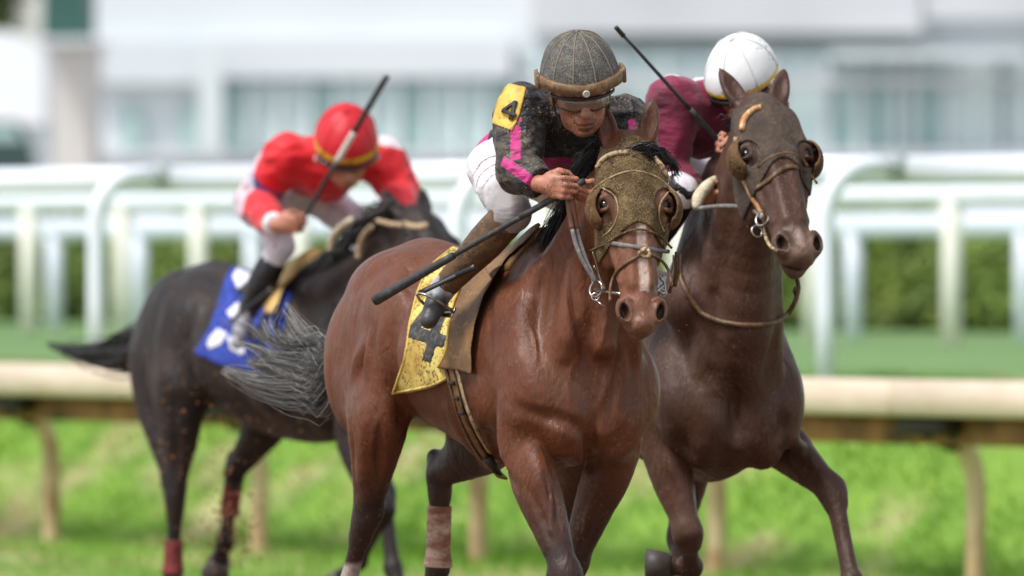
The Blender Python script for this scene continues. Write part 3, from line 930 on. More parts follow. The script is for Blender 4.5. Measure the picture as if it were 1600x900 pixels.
def fore_leg(elbow, knee, fet, toe, s, k=.035, th=1.0):
    """elbow, knee, fetlock and toe positions in the horse's frame"""
    e, kn, ft, to = [np.asarray(x, float) for x in (elbow, knee, fet, toe)]
    m = e + (kn - e) * .38; m2 = e + (kn - e) * .75
    fd = nrm(kn - e); fwd = nrm(np.cross((0, 1, 0), fd)); fwd = fwd if fwd[0] > 0 or abs(fd[2]) < .5 else -fwd
    cd_ = nrm(ft - kn)
    P = [Chain([e + [0, 0, .10], e, m, m2, kn - fd * .05], [.105 * th, .096 * th, .082 * th, .059, .047], k, side=(0, 1, 0), fl=.86, n=3),
         Chain([kn - fd * .05, kn - fd * .015, kn + cd_ * .045], [.046, .056, .045], .02, side=(0, 1, 0), fl=1.0, n=3),
         Ell(kn - cd_ * .01 - fwd * .025, (.030, .034, .035), None, .02),
         Chain([kn + cd_ * .04, kn + (ft - kn) * .5, ft - cd_ * .05, ft], [.040, .034, .036, .045], .015, side=(0, 1, 0), fl=.85, n=3),
         Chain([ft, ft + (to - ft) * .55, to], [.040, .033, .042], .015, n=2)]
    P += [Ell(e + (kn - e) * .22 + fwd * .045 + np.array([0, s * .02, 0]), (.045, .035, .10), frame_z(fd), .025),
          Ell(e + (kn - e) * .28 - fwd * .03 + np.array([0, s * .03, 0]), (.045, .03, .13), frame_z(fd), .02),
          Chain([e + (kn - e) * .35 + fwd * .055, e + (kn - e) * .7 + fwd * .036, kn + fwd * .03], [.014, .012, .010], .018)]
    return P

def frame_z(d):
    d = nrm(d); a = np.array([1.0, 0, 0]) if abs(d[0]) < .8 else np.array([0, 0, 1.0])
    x = nrm(a - d * (a @ d)); return np.stack([x, np.cross(d, x), d], 1)

def hind_leg(hip, stifle, hock, fet, toe, s, k=.05, th=1.0):
    h, st, hk, ft, to = [np.asarray(x, float) for x in (hip, stifle, hock, fet, toe)]
    td = nrm(hk - st); cd_ = nrm(ft - hk)
    back = nrm(td - cd_)                     # towards the point of the hock
    hp_ = 1.0 if float(td @ cd_) > .35 else .25
    P = [Chain([h, (h + st) / 2 + [-.06, 0, 0], st + [-.03, 0, 0]], [.19 * th, .17 * th, .115 * th], k, side=(0, 1, 0), fl=.62, n=3),
         Chain([st, st + (hk - st) * .35, st + (hk - st) * .7, hk - td * .05], [.118 * th, .102 * th, .070, .052], .055, side=(0, 1, 0), fl=.74, n=3),
         Chain([hk - td * .06, hk, hk + cd_ * .07], [.048, .054, .044], .02, side=(0, 1, 0), fl=.82, n=3),
         Cone(hk + back * .01, hk + back * .040 - cd_ * .040 * hp_, .038, .026, .025),
         Chain([hk + back * .036 - cd_ * .036 * hp_, st + (hk - st) * .62 + back * .03], [.018, .030], .025, n=1),
         Chain([hk + cd_ * .06, hk + (ft - hk) * .5, ft - cd_ * .05, ft], [.042, .034, .035, .044], .015, side=(0, 1, 0), fl=.85, n=3),
         Chain([ft, ft + (to - ft) * .55, to], [.041, .034, .044], .015, n=2)]
    return P

def hoof(parent, ft, to, m, sh):
    d = nrm(np.asarray(to) - np.asarray(ft)); R = frame_z(d)
    mb = MB(); to = np.asarray(to)
    mb.tube([to - d * .012, to + d * .03, to + d * .075], [.046, .056, .064], 14)
    return mb.build('hoof', m, parent, shift=sh)

def strands(curves, r0, r1, n_side=3):
    """curves: (n,k,3) -> triangular hairs"""
    C = np.asarray(curves, f32); n, k, _ = C.shape
    tg = np.gradient(C, axis=1); tg /= np.linalg.norm(tg, axis=2)[..., None] + 1e-9
    ref = rng.normal(size=(n, 1, 3)); a = np.cross(tg, ref); a /= np.linalg.norm(a, axis=2)[..., None] + 1e-9; b = np.cross(tg, a)
    rad = (r0 + (r1 - r0) * np.linspace(0, 1, k) ** 1.5)[None, :, None]
    V = np.stack([C + rad * (math.cos(2.094 * j) * a + math.sin(2.094 * j) * b) for j in range(3)], 2).reshape(-1, 3)
    i = np.arange(n)[:, None, None] * k * 3; j = np.arange(k - 1)[None, :, None] * 3; t = np.arange(3)[None, None, :]
    a0 = i + j + t; a1 = i + j + (t + 1) % 3
    Q = np.stack([a0, a1, a1 + 3, a0 + 3], -1).reshape(-1, 4)
    return V, Q

def hair_lock(root, rootspread, pts, n, spread, wave=0.02, seed=0, ends=(0.75, 1.0), tip=None):
    """n hairs following a guide polyline with growing spread"""
    r = np.random.default_rng(seed)
    g = crom(pts, 3 if tip is not None else 4); k = len(g); s = np.linspace(0, 1, k)
    off = r.normal(size=(n, 1, 3)) * rootspread + (r.normal(size=(n, 1, 3)) * spread) * (s[None, :, None] ** 1.3)
    if tip is not None:
        off = r.normal(size=(n, 1, 3)) * (rootspread * (1 - s) + spread * np.sin(math.pi * np.clip(s, 0, 1) ** .8) ** .8 + tip * s)[None, :, None]
        off[::9] *= 1.6
    ph = r.uniform(0, 6.28, (n, 1, 3)); fr = r.uniform(3, 8, (n, 1, 3))
    if tip is not None: ph = ph * .12 + r.uniform(0, 6.28, (1, 1, 3)); fr = fr[:1] * .4
    wv = wave * np.sin(ph + fr * s[None, :, None]) * s[None, :, None]
    L = r.uniform(*ends, n)
    out = np.empty((n, k, 3))
    for i in range(n):
        ss = s * L[i]
        for c in range(3): out[i, :, c] = np.interp(ss, s, g[:, c])
    return out + off + wv

def coat(name, base, dark, warm, rough=.36, mudc=None, mud_th=0.0):
    """short shining coat; the 'col' attribute holds the animal's own colouring"""
    m = bpy.data.materials.new(name); m.use_nodes = True
    n, l = m.node_tree.nodes, m.node_tree.links; b = n['Principled BSDF']
    a = n.new('ShaderNodeAttribute'); a.attribute_name = 'col'
    tc = n.new('ShaderNodeTexCoord')
    def noise(sc, det=5, st=U1, dist=0):
        mp = n.new('ShaderNodeMapping'); mp.inputs['Scale'].default_value = st; l.new(tc.outputs['Object'], mp.inputs[0])
        t = n.new('ShaderNodeTexNoise'); t.inputs['Scale'].default_value = sc; t.inputs['Detail'].default_value = det
        t.inputs['Distortion'].default_value = dist; l.new(mp.outputs[0], t.inputs[0]); return t.outputs[0]
    def rng_(v, lo, hi, o0=0, o1=1):
        r = n.new('ShaderNodeMapRange'); r.inputs[1].default_value = lo; r.inputs[2].default_value = hi
        r.inputs[3].default_value = o0; r.inputs[4].default_value = o1; l.new(v, r.inputs[0]); return r.outputs[0]
    def mix(f_, c1, c2, mode='MIX'):
        x = n.new('ShaderNodeMix'); x.data_type = 'RGBA'; x.blend_type = mode
        if isinstance(f_, float): x.inputs[0].default_value = f_
        else: l.new(f_, x.inputs[0])
        l.new(c1, x.inputs[6])
        if isinstance(c2, tuple): x.inputs[7].default_value = c2
        else: l.new(c2, x.inputs[7])
        return x.outputs[2]
    c = a.outputs['Color']
    c = mix(rng_(noise(3.2), .38, .66, 0, .45), c, warm, 'MULTIPLY')
    c = mix(rng_(noise(22, 6, (1, 1, .6), .6), .45, .72, 0, .25), c, dark)
    c = mix(rng_(noise(160, 3, (1, 1, .3)), .45, .7, 0, .35), c, dark)
    if mudc:
        v = n.new('ShaderNodeTexVoronoi'); v.inputs['Scale'].default_value = 55; l.new(tc.outputs['Object'], v.inputs[0])
        v2 = noise(7)
        ma = n.new('ShaderNodeMath'); ma.operation = 'MULTIPLY_ADD'; l.new(v2, ma.inputs[0]); ma.inputs[1].default_value = -.8; l.new(v.outputs[0], ma.inputs[2])
        c = mix(rng_(ma.outputs[0], mud_th, mud_th - .08, 0, .5), c, mudc)
        c = mix(rng_(noise(5), .5, .8, 0, .35), c, mudc)
    l.new(c, b.inputs['Base Color'])
    l.new(rng_(noise(6), .3, .7, rough - .02, rough + .22), b.inputs['Roughness'])
    b.inputs['Specular IOR Level'].default_value = 0.36
    b.inputs['Sheen Weight'].default_value = 0.03; b.inputs['Sheen Roughness'].default_value = .4
    prev = None
    for t, st, di in ((noise(6, 3, (1, 1, .5), .8), .8, .025), (noise(24, 4, (1, 1, .4), 1.4), .6, .009), (noise(90, 3, (1, 1, .3), .5), .35, .0022), (noise(420, 2, (1, 1, .25)), .3, .0012)):
        bp = n.new('ShaderNodeBump'); bp.inputs['Strength'].default_value = st; bp.inputs['Distance'].default_value = di
        l.new(t, bp.inputs['Height'])
        if prev: l.new(prev, bp.inputs['Normal'])
        prev = bp.outputs[0]
    l.new(prev, b.inputs['Normal'])
    return m

def lerpc(c1, c2, t):
    t = np.clip(t, 0, 1)[:, None]
    return c1 * (1 - t) + c2 * t

m_coat_f = coat('bay_coat', None, (.035, .014, .010, 1), (.62, .50, .50, 1), .36, (.16, .10, .06, 1), -.18)
m_coat_r = coat('dark_bay_coat', None, (.030, .016, .010, 1), (.62, .52, .50, 1), .42, (.15, .09, .055, 1), -.18)
m_coat_l = coat('black_coat', None, (.008, .006, .006, 1), (.7, .6, .6, 1), .40, (.10, .055, .03, 1), -.20)
m_hair_grey = mat('tail_hair', (1, 1, 1, 1), .45, spec=.5, attr=True)
m_hair_black = mat('black_hair', (.016, .014, .015, 1), .42, spec=.6)
m_hoof = mat('hoof_horn', (.055, .045, .04, 1), .55, noise=[(20, (.12, .09, .07, 1), .5, .8, U1)])
m_eye = mat('eye', (.014, .008, .006, 1), .16, spec=.5, coat=.3)

def hit(fr, model, pts, near=-1.9, off=0.0):
    """first surface points behind picture points"""
    rays = np.array([fr.ray(x, y) for x, y in pts]); C = fr.C
    L = np.linalg.norm(rays, axis=1); rays = rays / L[:, None]
    t = np.full(len(pts), (np.linalg.norm(C) + near)); best = np.full(len(pts), 9.0); bt = t.copy()
    for _ in range(42):
        P = (C + rays * t[:, None]).astype(f32); d = model(P) - off
        b = d < best; best = np.where(b, d, best); bt = np.where(b, t, bt)
        t = t + np.maximum(d * .75, .0) ; t = np.where(d > .6, t + .01, t)
    P = (C + rays * bt[:, None]).astype(f32)
    return P, grad(model, P)

def head_matrix(poll, yv, zv):
    M = np.eye(4); M[:3, :3] = frame_from(yv, zv); M[:3, 3] = poll; return M

def neck_prims(base_low, poll, M, thr=1.0, dz=0.0, hs=1.0):
    """arched neck from the trunk to the poll; cross section deep and narrow"""
    b0 = np.array([-0.08, 0, 1.30 + dz]); b1 = np.array([0.14, 0, 1.36 + dz]); p = np.asarray(poll, float)
    H = M[:3, :3]
    nk = p + H[:, 2] * -.075 + H[:, 1] * .045       # behind the ears, into the throat
    mid = b1 + (nk - b1) * .42 + np.array([-.02, 0, .0]); mid2 = b1 + (nk - b1) * .78 + np.array([-.01, 0, .02])
    P = [Chain([b0, b1, mid, mid2, nk], [.30, .235 * thr, .168 * thr, .132 * thr, .118 * hs], .05, side=(0, 1, 0), fl=[.62, .60, .60, .62, .68], n=4)]
    ax = nrm(nk - b1); fr = nrm(np.cross((0, 1, 0), ax)); fr = fr if fr[2] < 0 else -fr      # towards the throat
    crest = -fr
    for s in (1, -1):
        sd = np.array([0, s, 0.0])
        P.append(Chain([nk + sd * .055 + fr * .05, mid2 + sd * .072 + fr * .055, mid + sd * .085 + fr * .085, b1 + sd * .105 + fr * .16 + np.array([.03, 0, 0]), b1 + sd * .13 + np.array([.10, 0, -.22])],
                       [.032, .040, .048, .055, .05], .03, n=3))
        P.append(Chain([mid2 + sd * .055 + crest * .05, mid + sd * .075 + crest * .06, b1 + sd * .11 + crest * .10], [.035, .045, .06], .04, n=3))
    P.append(Chain([nk + fr * .085, mid2 + fr * .105, mid + fr * .14, b1 + fr * .20 + np.array([.05, 0, 0])], [.030, .032, .034, .04], .03, n=3))  # windpipe
    return P, (b1, mid, mid2, nk, fr)

def build_horse(fr, base, name, label, group, mcoat, cols, dz, P_legs, poll, hy, hz, res, fineU, fineF, fineL, colf, mouth=0.0, ears=(0.0, .35), sculpt=(), lo=None, hi=None, fat=1.0, hooves=(), hs=1.0, thr=1.0):
    o = empty(name, fr.mat(base), label, 'horse', group)
    M = head_matrix(poll, hy, hz)
    nk, info = neck_prims(None, poll, M, dz=dz, thr=thr, hs=hs)
    hp = horse_head_prims(mouth)
    for s in (1, -1): hp += horse_ear_prims(s, ears[0], ears[1])
    g = Group(hp, M, .035, sc=hs)
    prims = trunk_prims(dz, fat) + P_legs + nk + [g]
    md = Model(prims)
    qs = [crom(s_[1], 3) for s_ in sculpt]
    if qs: PA, NA = hit(fr, md, np.concatenate(qs)); cut_ = np.cumsum([0] + [len(q) for q in qs])
    for i_, (kd, pts, rad, dep, k) in enumerate(sculpt):       # muscle bellies (b) and creases (g) laid on the surface
        P, N = PA[cut_[i_]:cut_[i_ + 1]], NA[cut_[i_]:cut_[i_ + 1]]; n_ = len(P); dep = dep * 1.35
        tp = np.clip(np.minimum(np.arange(n_), np.arange(n_)[::-1]) / (n_ * .35), 0, 1) ** .7 if n_ > 2 else np.ones(n_)
        if kd == 'b': prims = prims + [Chain(P - N * (rad - dep * tp)[:, None] if False else P - N * (rad - dep * tp[:, None]), [rad] * n_, k, n=1)]
        else: prims = prims + [Chain(P + N * (rad - dep * tp[:, None] + (1 - tp[:, None]) * .006), [rad] * n_, k, n=1, op='s')]
    md = Model(prims)
    H = Horse(); H.hs = hs; H.o, H.M, H.model, H.head, H.info, H.fr, H.base, H.g = o, M, md, Model([g]), info, fr, base, g
    organic('body', md, lo, hi, res, mcoat, o, lambda V: colf(V, H), (fineF, fineL, fineU), base, it=1)
    for s in (1, -1):
        c = M[:3, :3] @ np.array([s * .0965, .193, .009]) * hs + M[:3, 3]
        MB().ball(c, (.0205 * hs), 16, 12).build('eye', m_eye, o, shift=base)
    for ft, to in hooves: hoof(o, ft, to, m_hoof, base)
    return H

# ---------------------------------------------------------------- leading bay horse
f = FR
def mixcol(c, w_, c2): return lerpc(c, np.array(c2, f32)[None, :], w_)
def colf_front(V, H):
    n1 = vnoise(V, 6, 1); n2 = vnoise(V, 14, 2)
    c = np.tile(np.array([.158, .049, .018, 1], f32), (len(V), 1))
    c = mixcol(c, .35 * np.clip(vnoise(V, 2.2, 8) + .2, 0, 1), (.13, .035, .018, 1))
    dk = np.clip((0.93 + .05 * n1 - V[:, 2]) / .30, 0, 1) * (V[:, 0] > -.75)
    dk = np.maximum(dk, np.clip((0.86 + .05 * n1 - V[:, 2]) / .12, 0, 1) * (V[:, 0] <= -.75))
    dk = np.maximum(dk, np.clip((V[:, 1] + .0) / .05, 0, 1) * np.clip((1.10 - V[:, 2]) / .12, 0, 1) * (V[:, 0] < -.9))
    c = mixcol(c, dk * .93, (.022, .015, .014, 1))
    h = (V - H.M[:3, 3].astype(f32)) @ H.M[:3, :3].astype(f32)      # head frame
    inh = (np.abs(h[:, 0]) < .16) & (h[:, 1] > -.25) & (h[:, 1] < .7) & (h[:, 2] > -.26) & (V[:, 2] > 1.2) & (H.head(V) < .01)
    c = mixcol(c, (1 - inh) * np.clip(n2 * .5 + vnoise(V, 3.1, 31) * .9 - .1, 0, 1) * .45, (.10, .030, .014, 1))
    # blaze
    bl = np.clip(1 - (np.abs(h[:, 0] + .004 + .008 * n1) - .011) / .009, 0, 1) * (h[:, 1] > .22) * (h[:, 1] < .50) * (h[:, 2] > 0) * inh
    face = inh * np.clip((h[:, 1] - .25) / .1, 0, 1)
    c = mixcol(c, face * .6, (.27, .105, .055, 1))
    muz = inh * np.clip((h[:, 1] - .50) / .08, 0, 1) * np.clip(.75 + .4 * n2, 0, 1)
    c = mixcol(c, muz * .75, (.20, .115, .075, 1))
    c = mixcol(c, muz * np.clip(n2 * 1.6, 0, 1) * .8, (.06, .04, .035, 1))
    c = mixcol(c, bl * .85, (.62, .48, .40, 1))
    for s in (1, -1):
        dn = np.linalg.norm((h - np.array([s * .061, .56, .02], f32)) / np.array([.018, .032, .03], f32), axis=1)
        c = mixcol(c, inh * np.clip(1.25 - dn, 0, 1) * 1.3, (.012, .006, .006, 1))
        de = np.linalg.norm(h - np.array([s * .104, .192, .015], f32), axis=1)
        c = mixcol(c, inh * np.clip((.025 - de) / .008, 0, 1) * .8, (.03, .014, .01, 1))
        c = mixcol(c, inh * np.clip((.075 - de) / .03, 0, 1) * np.clip((de - .022) / .01, 0, 1) * np.clip(.5 + n2, 0, 1) * .7, (.24, .13, .075, 1))
    ear = inh * (h[:, 1] < -.06)
    c = mixcol(c, ear * .35, (.09, .05, .035, 1))
    c = mixcol(c, ear * np.clip((-h[:, 1] - .15) / .05, 0, 1) * .8, (.05, .04, .035, 1))
    # white sock on the near hind, white patch
    sk = (V[:, 0] < -1.0) * (V[:, 1] < 0) * np.clip((.56 + .04 * n2 - V[:, 2]) / .03, 0, 1)
    c = mixcol(c, sk * .9, (.55, .46, .42, 1))
    return c

e1 = f.L(820, 700, -.185); k1 = f.L(887, 905, -.125)
legs = fore_leg(e1, k1, k1 + [.06, .0, -.27], k1 + [.16, .0, -.36], -1, k=.03, th=1.0)
h1 = (k1 + [.06, .0, -.27], k1 + [.16, .0, -.36])
e2 = f.L(962, 700, .165); k2 = f.L(893, 885, .10)
legs += fore_leg(e2, k2, k2 + [-.16, -.01, -.22], k2 + [-.27, -.01, -.25], 1, k=.03, th=.98)
h2 = (k2 + [-.16, -.01, -.22], k2 + [-.27, -.01, -.25])
s3 = np.array([-.93, -.225, 1.05]); hk3 = f.L(570, 812, -.205); ft3 = hk3 + [-.20, 0, -.29]
ft3 = f.L(540, 925, -.205)
legs += hind_leg((-1.08, -.13, 1.30), s3, hk3, ft3, ft3 + [-.11, 0, -.05], -1)
h3 = (ft3, ft3 + [-.11, 0, -.05])
s4 = np.array([-.93, .19, 1.0]); hk4 = f.L(688, 742, .13); ft4 = f.L(684, 888, .13)
legs += hind_leg((-1.08, .13, 1.30), s4, hk4, ft4, ft4 + [-.07, 0, -.09], 1)
h4 = (ft4, ft4 + [-.07, 0, -.09]); hk4f, ft4f = hk4, ft4
poll = f.F(985, 236, .50)
yv = f.dir(10, 0) * math.sin(math.radians(20)) + np.array([0, 0, -1]) * math.cos(math.radians(20))
zv = f.dir(10, 0)
HF = build_horse(f, (-.55, 0, 0), 'horse', 'leading bay horse with a muddy blinker hood, a white blaze and a grey streaming tail', 'race horses',
                 m_coat_f, None, .06, legs, poll, yv, zv, .0092, (1.34, 2.3, .0046), (.30, 1.0, .0045), (-.22, .20, .0045), colf_front,
                 lo=(-1.75, -.42, .02), hi=(1.0, .36, 2.2), hooves=(h1, h2, h3, h4), ears=(0, .22), sculpt=[
    ('b', [(874, 668), (894, 700), (905, 722)], .050, .012, .03), ('b', [(948, 690), (962, 716), (958, 742)], .045, .012, .03),
    ('g', [(934, 640), (924, 680), (922, 722), (928, 742)], .022, .017, .02), ('g', [(878, 716), (882, 738), (884, 772)], .018, .015, .016),
    ('g', [(806, 636), (840, 648), (880, 656), (912, 672)], .022, .010, .02), ('g', [(757, 650), (772, 700), (792, 744), (812, 766)], .020, .014, .018),
    ('b', [(845, 385), (826, 440), (812, 500), (806, 560)], .045, .010, .03), ('g', [(862, 400), (850, 450), (842, 510), (846, 570)], .020, .009, .02),
    ('b', [(780, 560), (786, 610), (798, 650)], .050, .009, .035), ('g', [(768, 470), (764, 530), (770, 590)], .022, .008, .025),
    ('g', [(902, 330), (892, 400), (896, 470), (916, 560), (930, 630)], .018, .010, .018), ('b', [(958, 540), (950, 590), (938, 634)], .016, .008, .014),
    ('b', [(972, 535), (974, 590), (966, 650)], .018, .008, .016), ('g', [(985, 540), (990, 600), (984, 660)], .016, .009, .016),
    ('b', [(838, 690), (846, 740), (856, 790)], .034, .010, .02), ('g', [(826, 760), (846, 810), (866, 858)], .012, .008, .012),
    ('g', [(850, 740), (866, 790), (880, 850)], .012, .009, .012), ('g', [(940, 780), (918, 830), (904, 870)], .012, .008, .012),
    ('b', [(566, 540), (558, 565), (552, 590)], .030, .012, .02), ('b', [(580, 520), (574, 560), (572, 590)], .018, .009, .016),
    ('g', [(572, 540), (566, 575), (562, 610)], .014, .010, .012), ('g', [(620, 500), (612, 545), (620, 590), (640, 640)], .030, .014, .03),
    ('b', [(600, 500), (596, 540), (602, 590)], .024, .008, .02), ('g', [(542, 610), (548, 680), (556, 750)], .016, .009, .016),
    ('b', [(568, 640), (570, 700), (566, 750)], .030, .008, .025), ('g', [(588, 640), (592, 700), (584, 770)], .016, .010, .016),
    ('g', [(655, 655), (636, 676), (622, 700)], .018, .012, .016), ('b', [(700, 640), (728, 690), (762, 728)], .03, .006, .03),
    ('g', [(655, 470), (640, 430), (660, 400)], .03, .007, .03), ('g', [(560, 450), (590, 420), (630, 400)], .03, .006, .03),
    ('b', [(806, 450), (822, 500), (816, 548), (826, 600)], .006, .0045, .007), ('b', [(822, 500), (836, 530), (838, 566)], .005, .0040, .006), ('b', [(852, 740), (862, 780), (860, 830)], .006, .0045, .007),
    ('b', [(668, 600), (690, 640), (700, 690)], .006, .004, .008), ('b', [(590, 650), (582, 700), (586, 750)], .006, .0045, .007), ('b', [(950, 470), (944, 520), (930, 560)], .010, .006, .010),
    ('b', [(968, 400), (962, 425), (968, 446)], .005, .0035, .006), ('b', [(935, 760), (918, 800), (912, 840)], .006, .0045, .007)])
for k, q in () and (('muzzle tip', (0, .61, 0)), ('poll', (0, 0, 0)), ('eyeR', (.1, .19, 0)), ('eyeL', (-.1, .19, 0))):
    p_ = HF.M[:3, :3] @ np.array(q) + HF.M[:3, 3]; print(k, [round(float(v)) for v in f.px(p_)])

# ---------------------------------------------------------------- dark bay horse beside it
f = RR
def colf_plain(base, dark, muz_c, zdark, blaze=False):
    def fn(V, H):
        n1 = vnoise(V, 6, 1); n2 = vnoise(V, 14, 2)
        c = np.tile(np.array(base, f32), (len(V), 1))
        c = mixcol(c, .5 * np.clip(vnoise(V, 2.2, 8) + .2, 0, 1), dark)
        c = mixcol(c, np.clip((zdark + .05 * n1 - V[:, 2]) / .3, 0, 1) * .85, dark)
        h = (V - H.M[:3, 3].astype(f32)) @ H.M[:3, :3].astype(f32) / H.hs
        inh = (np.abs(h[:, 0]) < .16) & (h[:, 1] > -.25) & (h[:, 1] < .7) & (h[:, 2] > -.26) & (V[:, 2] > 1.2) & (H.head(V) < .01)
        muz = inh * np.clip((h[:, 1] - .44) / .12, 0, 1) * np.clip(.75 + .4 * n2, 0, 1)
        c = mixcol(c, muz * .8, muz_c)
        if blaze:
            c = mixcol(c, inh * np.clip(1 - np.hypot(h[:, 0] / .022, (h[:, 1] - .55) / .05), 0, 1) * (h[:, 2] > 0) * 1.2, (.45, .33, .27, 1))
        for s in (1, -1):
            dn = np.linalg.norm((h - np.array([s * .061, .56, .02], f32)) / np.array([.018, .032, .03], f32), axis=1)
            c = mixcol(c, inh * np.clip(1.25 - dn, 0, 1) * 1.3, (.008, .005, .005, 1))
            de = np.linalg.norm(h - np.array([s * .104, .192, .015], f32), axis=1)
            c = mixcol(c, inh * np.clip((.025 - de) / .008, 0, 1) * .8, (.02, .012, .01, 1))
        return c
    return fn

e1 = f.L(1036, 690, -.20); k1 = f.L(1076, 838, -.15); kt = k1 + [-.10, .02, -.18]
k1b = k1 + np.array([-.20, .07, -.11]); to1 = k1b + np.array([-.03, -.075, .0])
legs = fore_leg(e1, k1, k1b, to1, -1, k=.035, th=1.0)
hv1 = (k1b, to1)
e2 = f.L(1198, 672, .215); k2 = f.L(1302, 768, .36); ft2 = f.L(1331, 900, .36)
legs += fore_leg(e2, k2, ft2 + [0, 0, -.02], ft2 + [.06, 0, -.13], 1, k=.04, th=1.0)
hv2 = (ft2 + [0, 0, -.02], ft2 + [.06, 0, -.13])
legs += [Chain([f.L(1132, 270, -.03), f.L(1112, 340, -.06), f.L(1098, 410, -.10), f.L(1086, 470, -.14)], [.07, .085, .10, .12], .05, n=3)]
hk = f.L(1010, 830, -.19); legs += hind_leg((-1.08, -.13, 1.28), (-.93, -.225, 1.0), (-1.20, -.19, .62), (-1.42, -.19, .30), (-1.50, -.19, .25), -1)
legs += hind_leg((-1.08, .13, 1.28), (-.86, .19, .97), (-.95, .17, .60), (-.72, .16, .30), (-.62, .16, .20), 1)
poll = f.F(1193, 172, .60)
yv = f.dir(17, 0) * math.sin(math.radians(38)) + np.array([0, 0, -1]) * math.cos(math.radians(38))
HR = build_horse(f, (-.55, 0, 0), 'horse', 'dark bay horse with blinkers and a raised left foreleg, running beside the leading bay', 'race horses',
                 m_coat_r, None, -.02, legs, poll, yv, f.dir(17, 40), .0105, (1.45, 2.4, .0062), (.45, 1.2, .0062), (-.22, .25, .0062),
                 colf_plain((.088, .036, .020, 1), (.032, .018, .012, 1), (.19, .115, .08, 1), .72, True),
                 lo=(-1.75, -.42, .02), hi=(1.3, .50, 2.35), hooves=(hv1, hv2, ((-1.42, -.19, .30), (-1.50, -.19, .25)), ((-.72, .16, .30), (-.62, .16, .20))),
                 mouth=.014, ears=(0, .36), fat=1.02, sculpt=[
    ('g', [(1146, 575), (1147, 630), (1148, 690)], .022, .016, .02), ('b', [(1104, 610), (1112, 650), (1112, 690)], .055, .012, .035), ('b', [(1184, 600), (1188, 640), (1184, 680)], .055, .012, .035),
    ('g', [(1050, 640), (1066, 690), (1086, 720)], .02, .012, .018), ('g', [(1080, 440), (1092, 500), (1120, 560)], .024, .010, .022), ('g', [(1216, 500), (1206, 550), (1190, 590)], .024, .010, .022),
    ('b', [(1040, 560), (1046, 610), (1052, 660)], .06, .010, .04), ('b', [(1236, 560), (1240, 610), (1232, 660)], .05, .010, .04), ('g', [(1110, 400), (1116, 450), (1128, 520)], .02, .010, .018),
    ('b', [(1100, 330), (1104, 390), (1110, 440)], .03, .007, .03), ('g', [(1034, 720), (1050, 760), (1060, 800)], .014, .009, .012), ('g', [(1215, 700), (1250, 722), (1280, 750)], .016, .010, .014),
    ('b', [(1230, 680), (1262, 706), (1288, 738)], .026, .008, .02), ('g', [(1220, 640), (1222, 670), (1206, 700)], .02, .012, .018)], hs=1.06, thr=1.28)

# ---------------------------------------------------------------- black horse on the left
f = LR
e1 = f.L(556, 690, -.17); k1 = f.L(600, 800, -.15)
legs = fore_leg(e1, k1, f.L(560, 875, -.15), f.L(535, 905, -.15), -1, th=.95)
hv1 = (f.L(560, 875, -.15), f.L(535, 905, -.15))
legs += fore_leg((.0, .18, .95), (.22, .17, .60), (.30, .17, .30), (.36, .17, .20), 1, th=.95)
hv2 = ((.30, .17, .30), (.36, .17, .20))
st3 = f.L(288, 605, -.22); hk3 = f.L(274, 775, -.23); ft3 = f.L(270, 900, -.23)
legs += hind_leg((-1.08, -.13, 1.28), st3, hk3, ft3, ft3 + [.05, 0, -.10], -1, th=1.12, k=.09)
legs += [Chain([f.L(244, 560, -.19), f.L(246, 630, -.21), f.L(258, 690, -.225), f.L(268, 740, -.23)], [.11, .095, .07, .045], .05, n=3)]
hv3 = (ft3, ft3 + [.05, 0, -.10])
st4 = f.L(420, 655, .17); hk4 = f.L(368, 735, .15); ft4 = f.L(352, 845, .14)
legs += hind_leg((-1.02, .13, 1.25), st4, hk4, ft4, ft4 + [-.06, 0, -.09], 1, th=.9)
hv4 = (ft4, ft4 + [-.06, 0, -.09])
poll = f.F(652, 338, .82)
yv = f.dir(27, 0) * math.sin(math.radians(48)) + np.array([0, 0, -1]) * math.cos(math.radians(48))
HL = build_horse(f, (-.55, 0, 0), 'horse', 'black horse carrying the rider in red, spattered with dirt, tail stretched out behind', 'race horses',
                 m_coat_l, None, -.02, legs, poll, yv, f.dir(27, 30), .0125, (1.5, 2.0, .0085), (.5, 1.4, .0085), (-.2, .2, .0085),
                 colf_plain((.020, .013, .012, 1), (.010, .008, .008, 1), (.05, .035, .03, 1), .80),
                 lo=(-1.75, -.42, .02), hi=(1.5, .42, 2.1), hooves=(hv1, hv2, hv3, hv4), ears=(0, .25), sculpt=[
    ('g', [(300, 470), (292, 530), (306, 590)], .03, .012, .03), ('b', [(262, 480), (252, 550), (262, 610)], .05, .012, .04), ('g', [(270, 640), (276, 700), (272, 750)], .02, .012, .02),
    ('g', [(330, 620), (320, 660), (312, 690)], .025, .014, .025), ('b', [(490, 440), (500, 500), (516, 560)], .06, .012, .05), ('g', [(462, 470), (460, 540), (476, 610)], .025, .012, .025),
    ('g', [(530, 420), (540, 480), (560, 540)], .022, .012, .02), ('g', [(350, 420), (310, 410), (280, 430)], .03, .009, .03)])
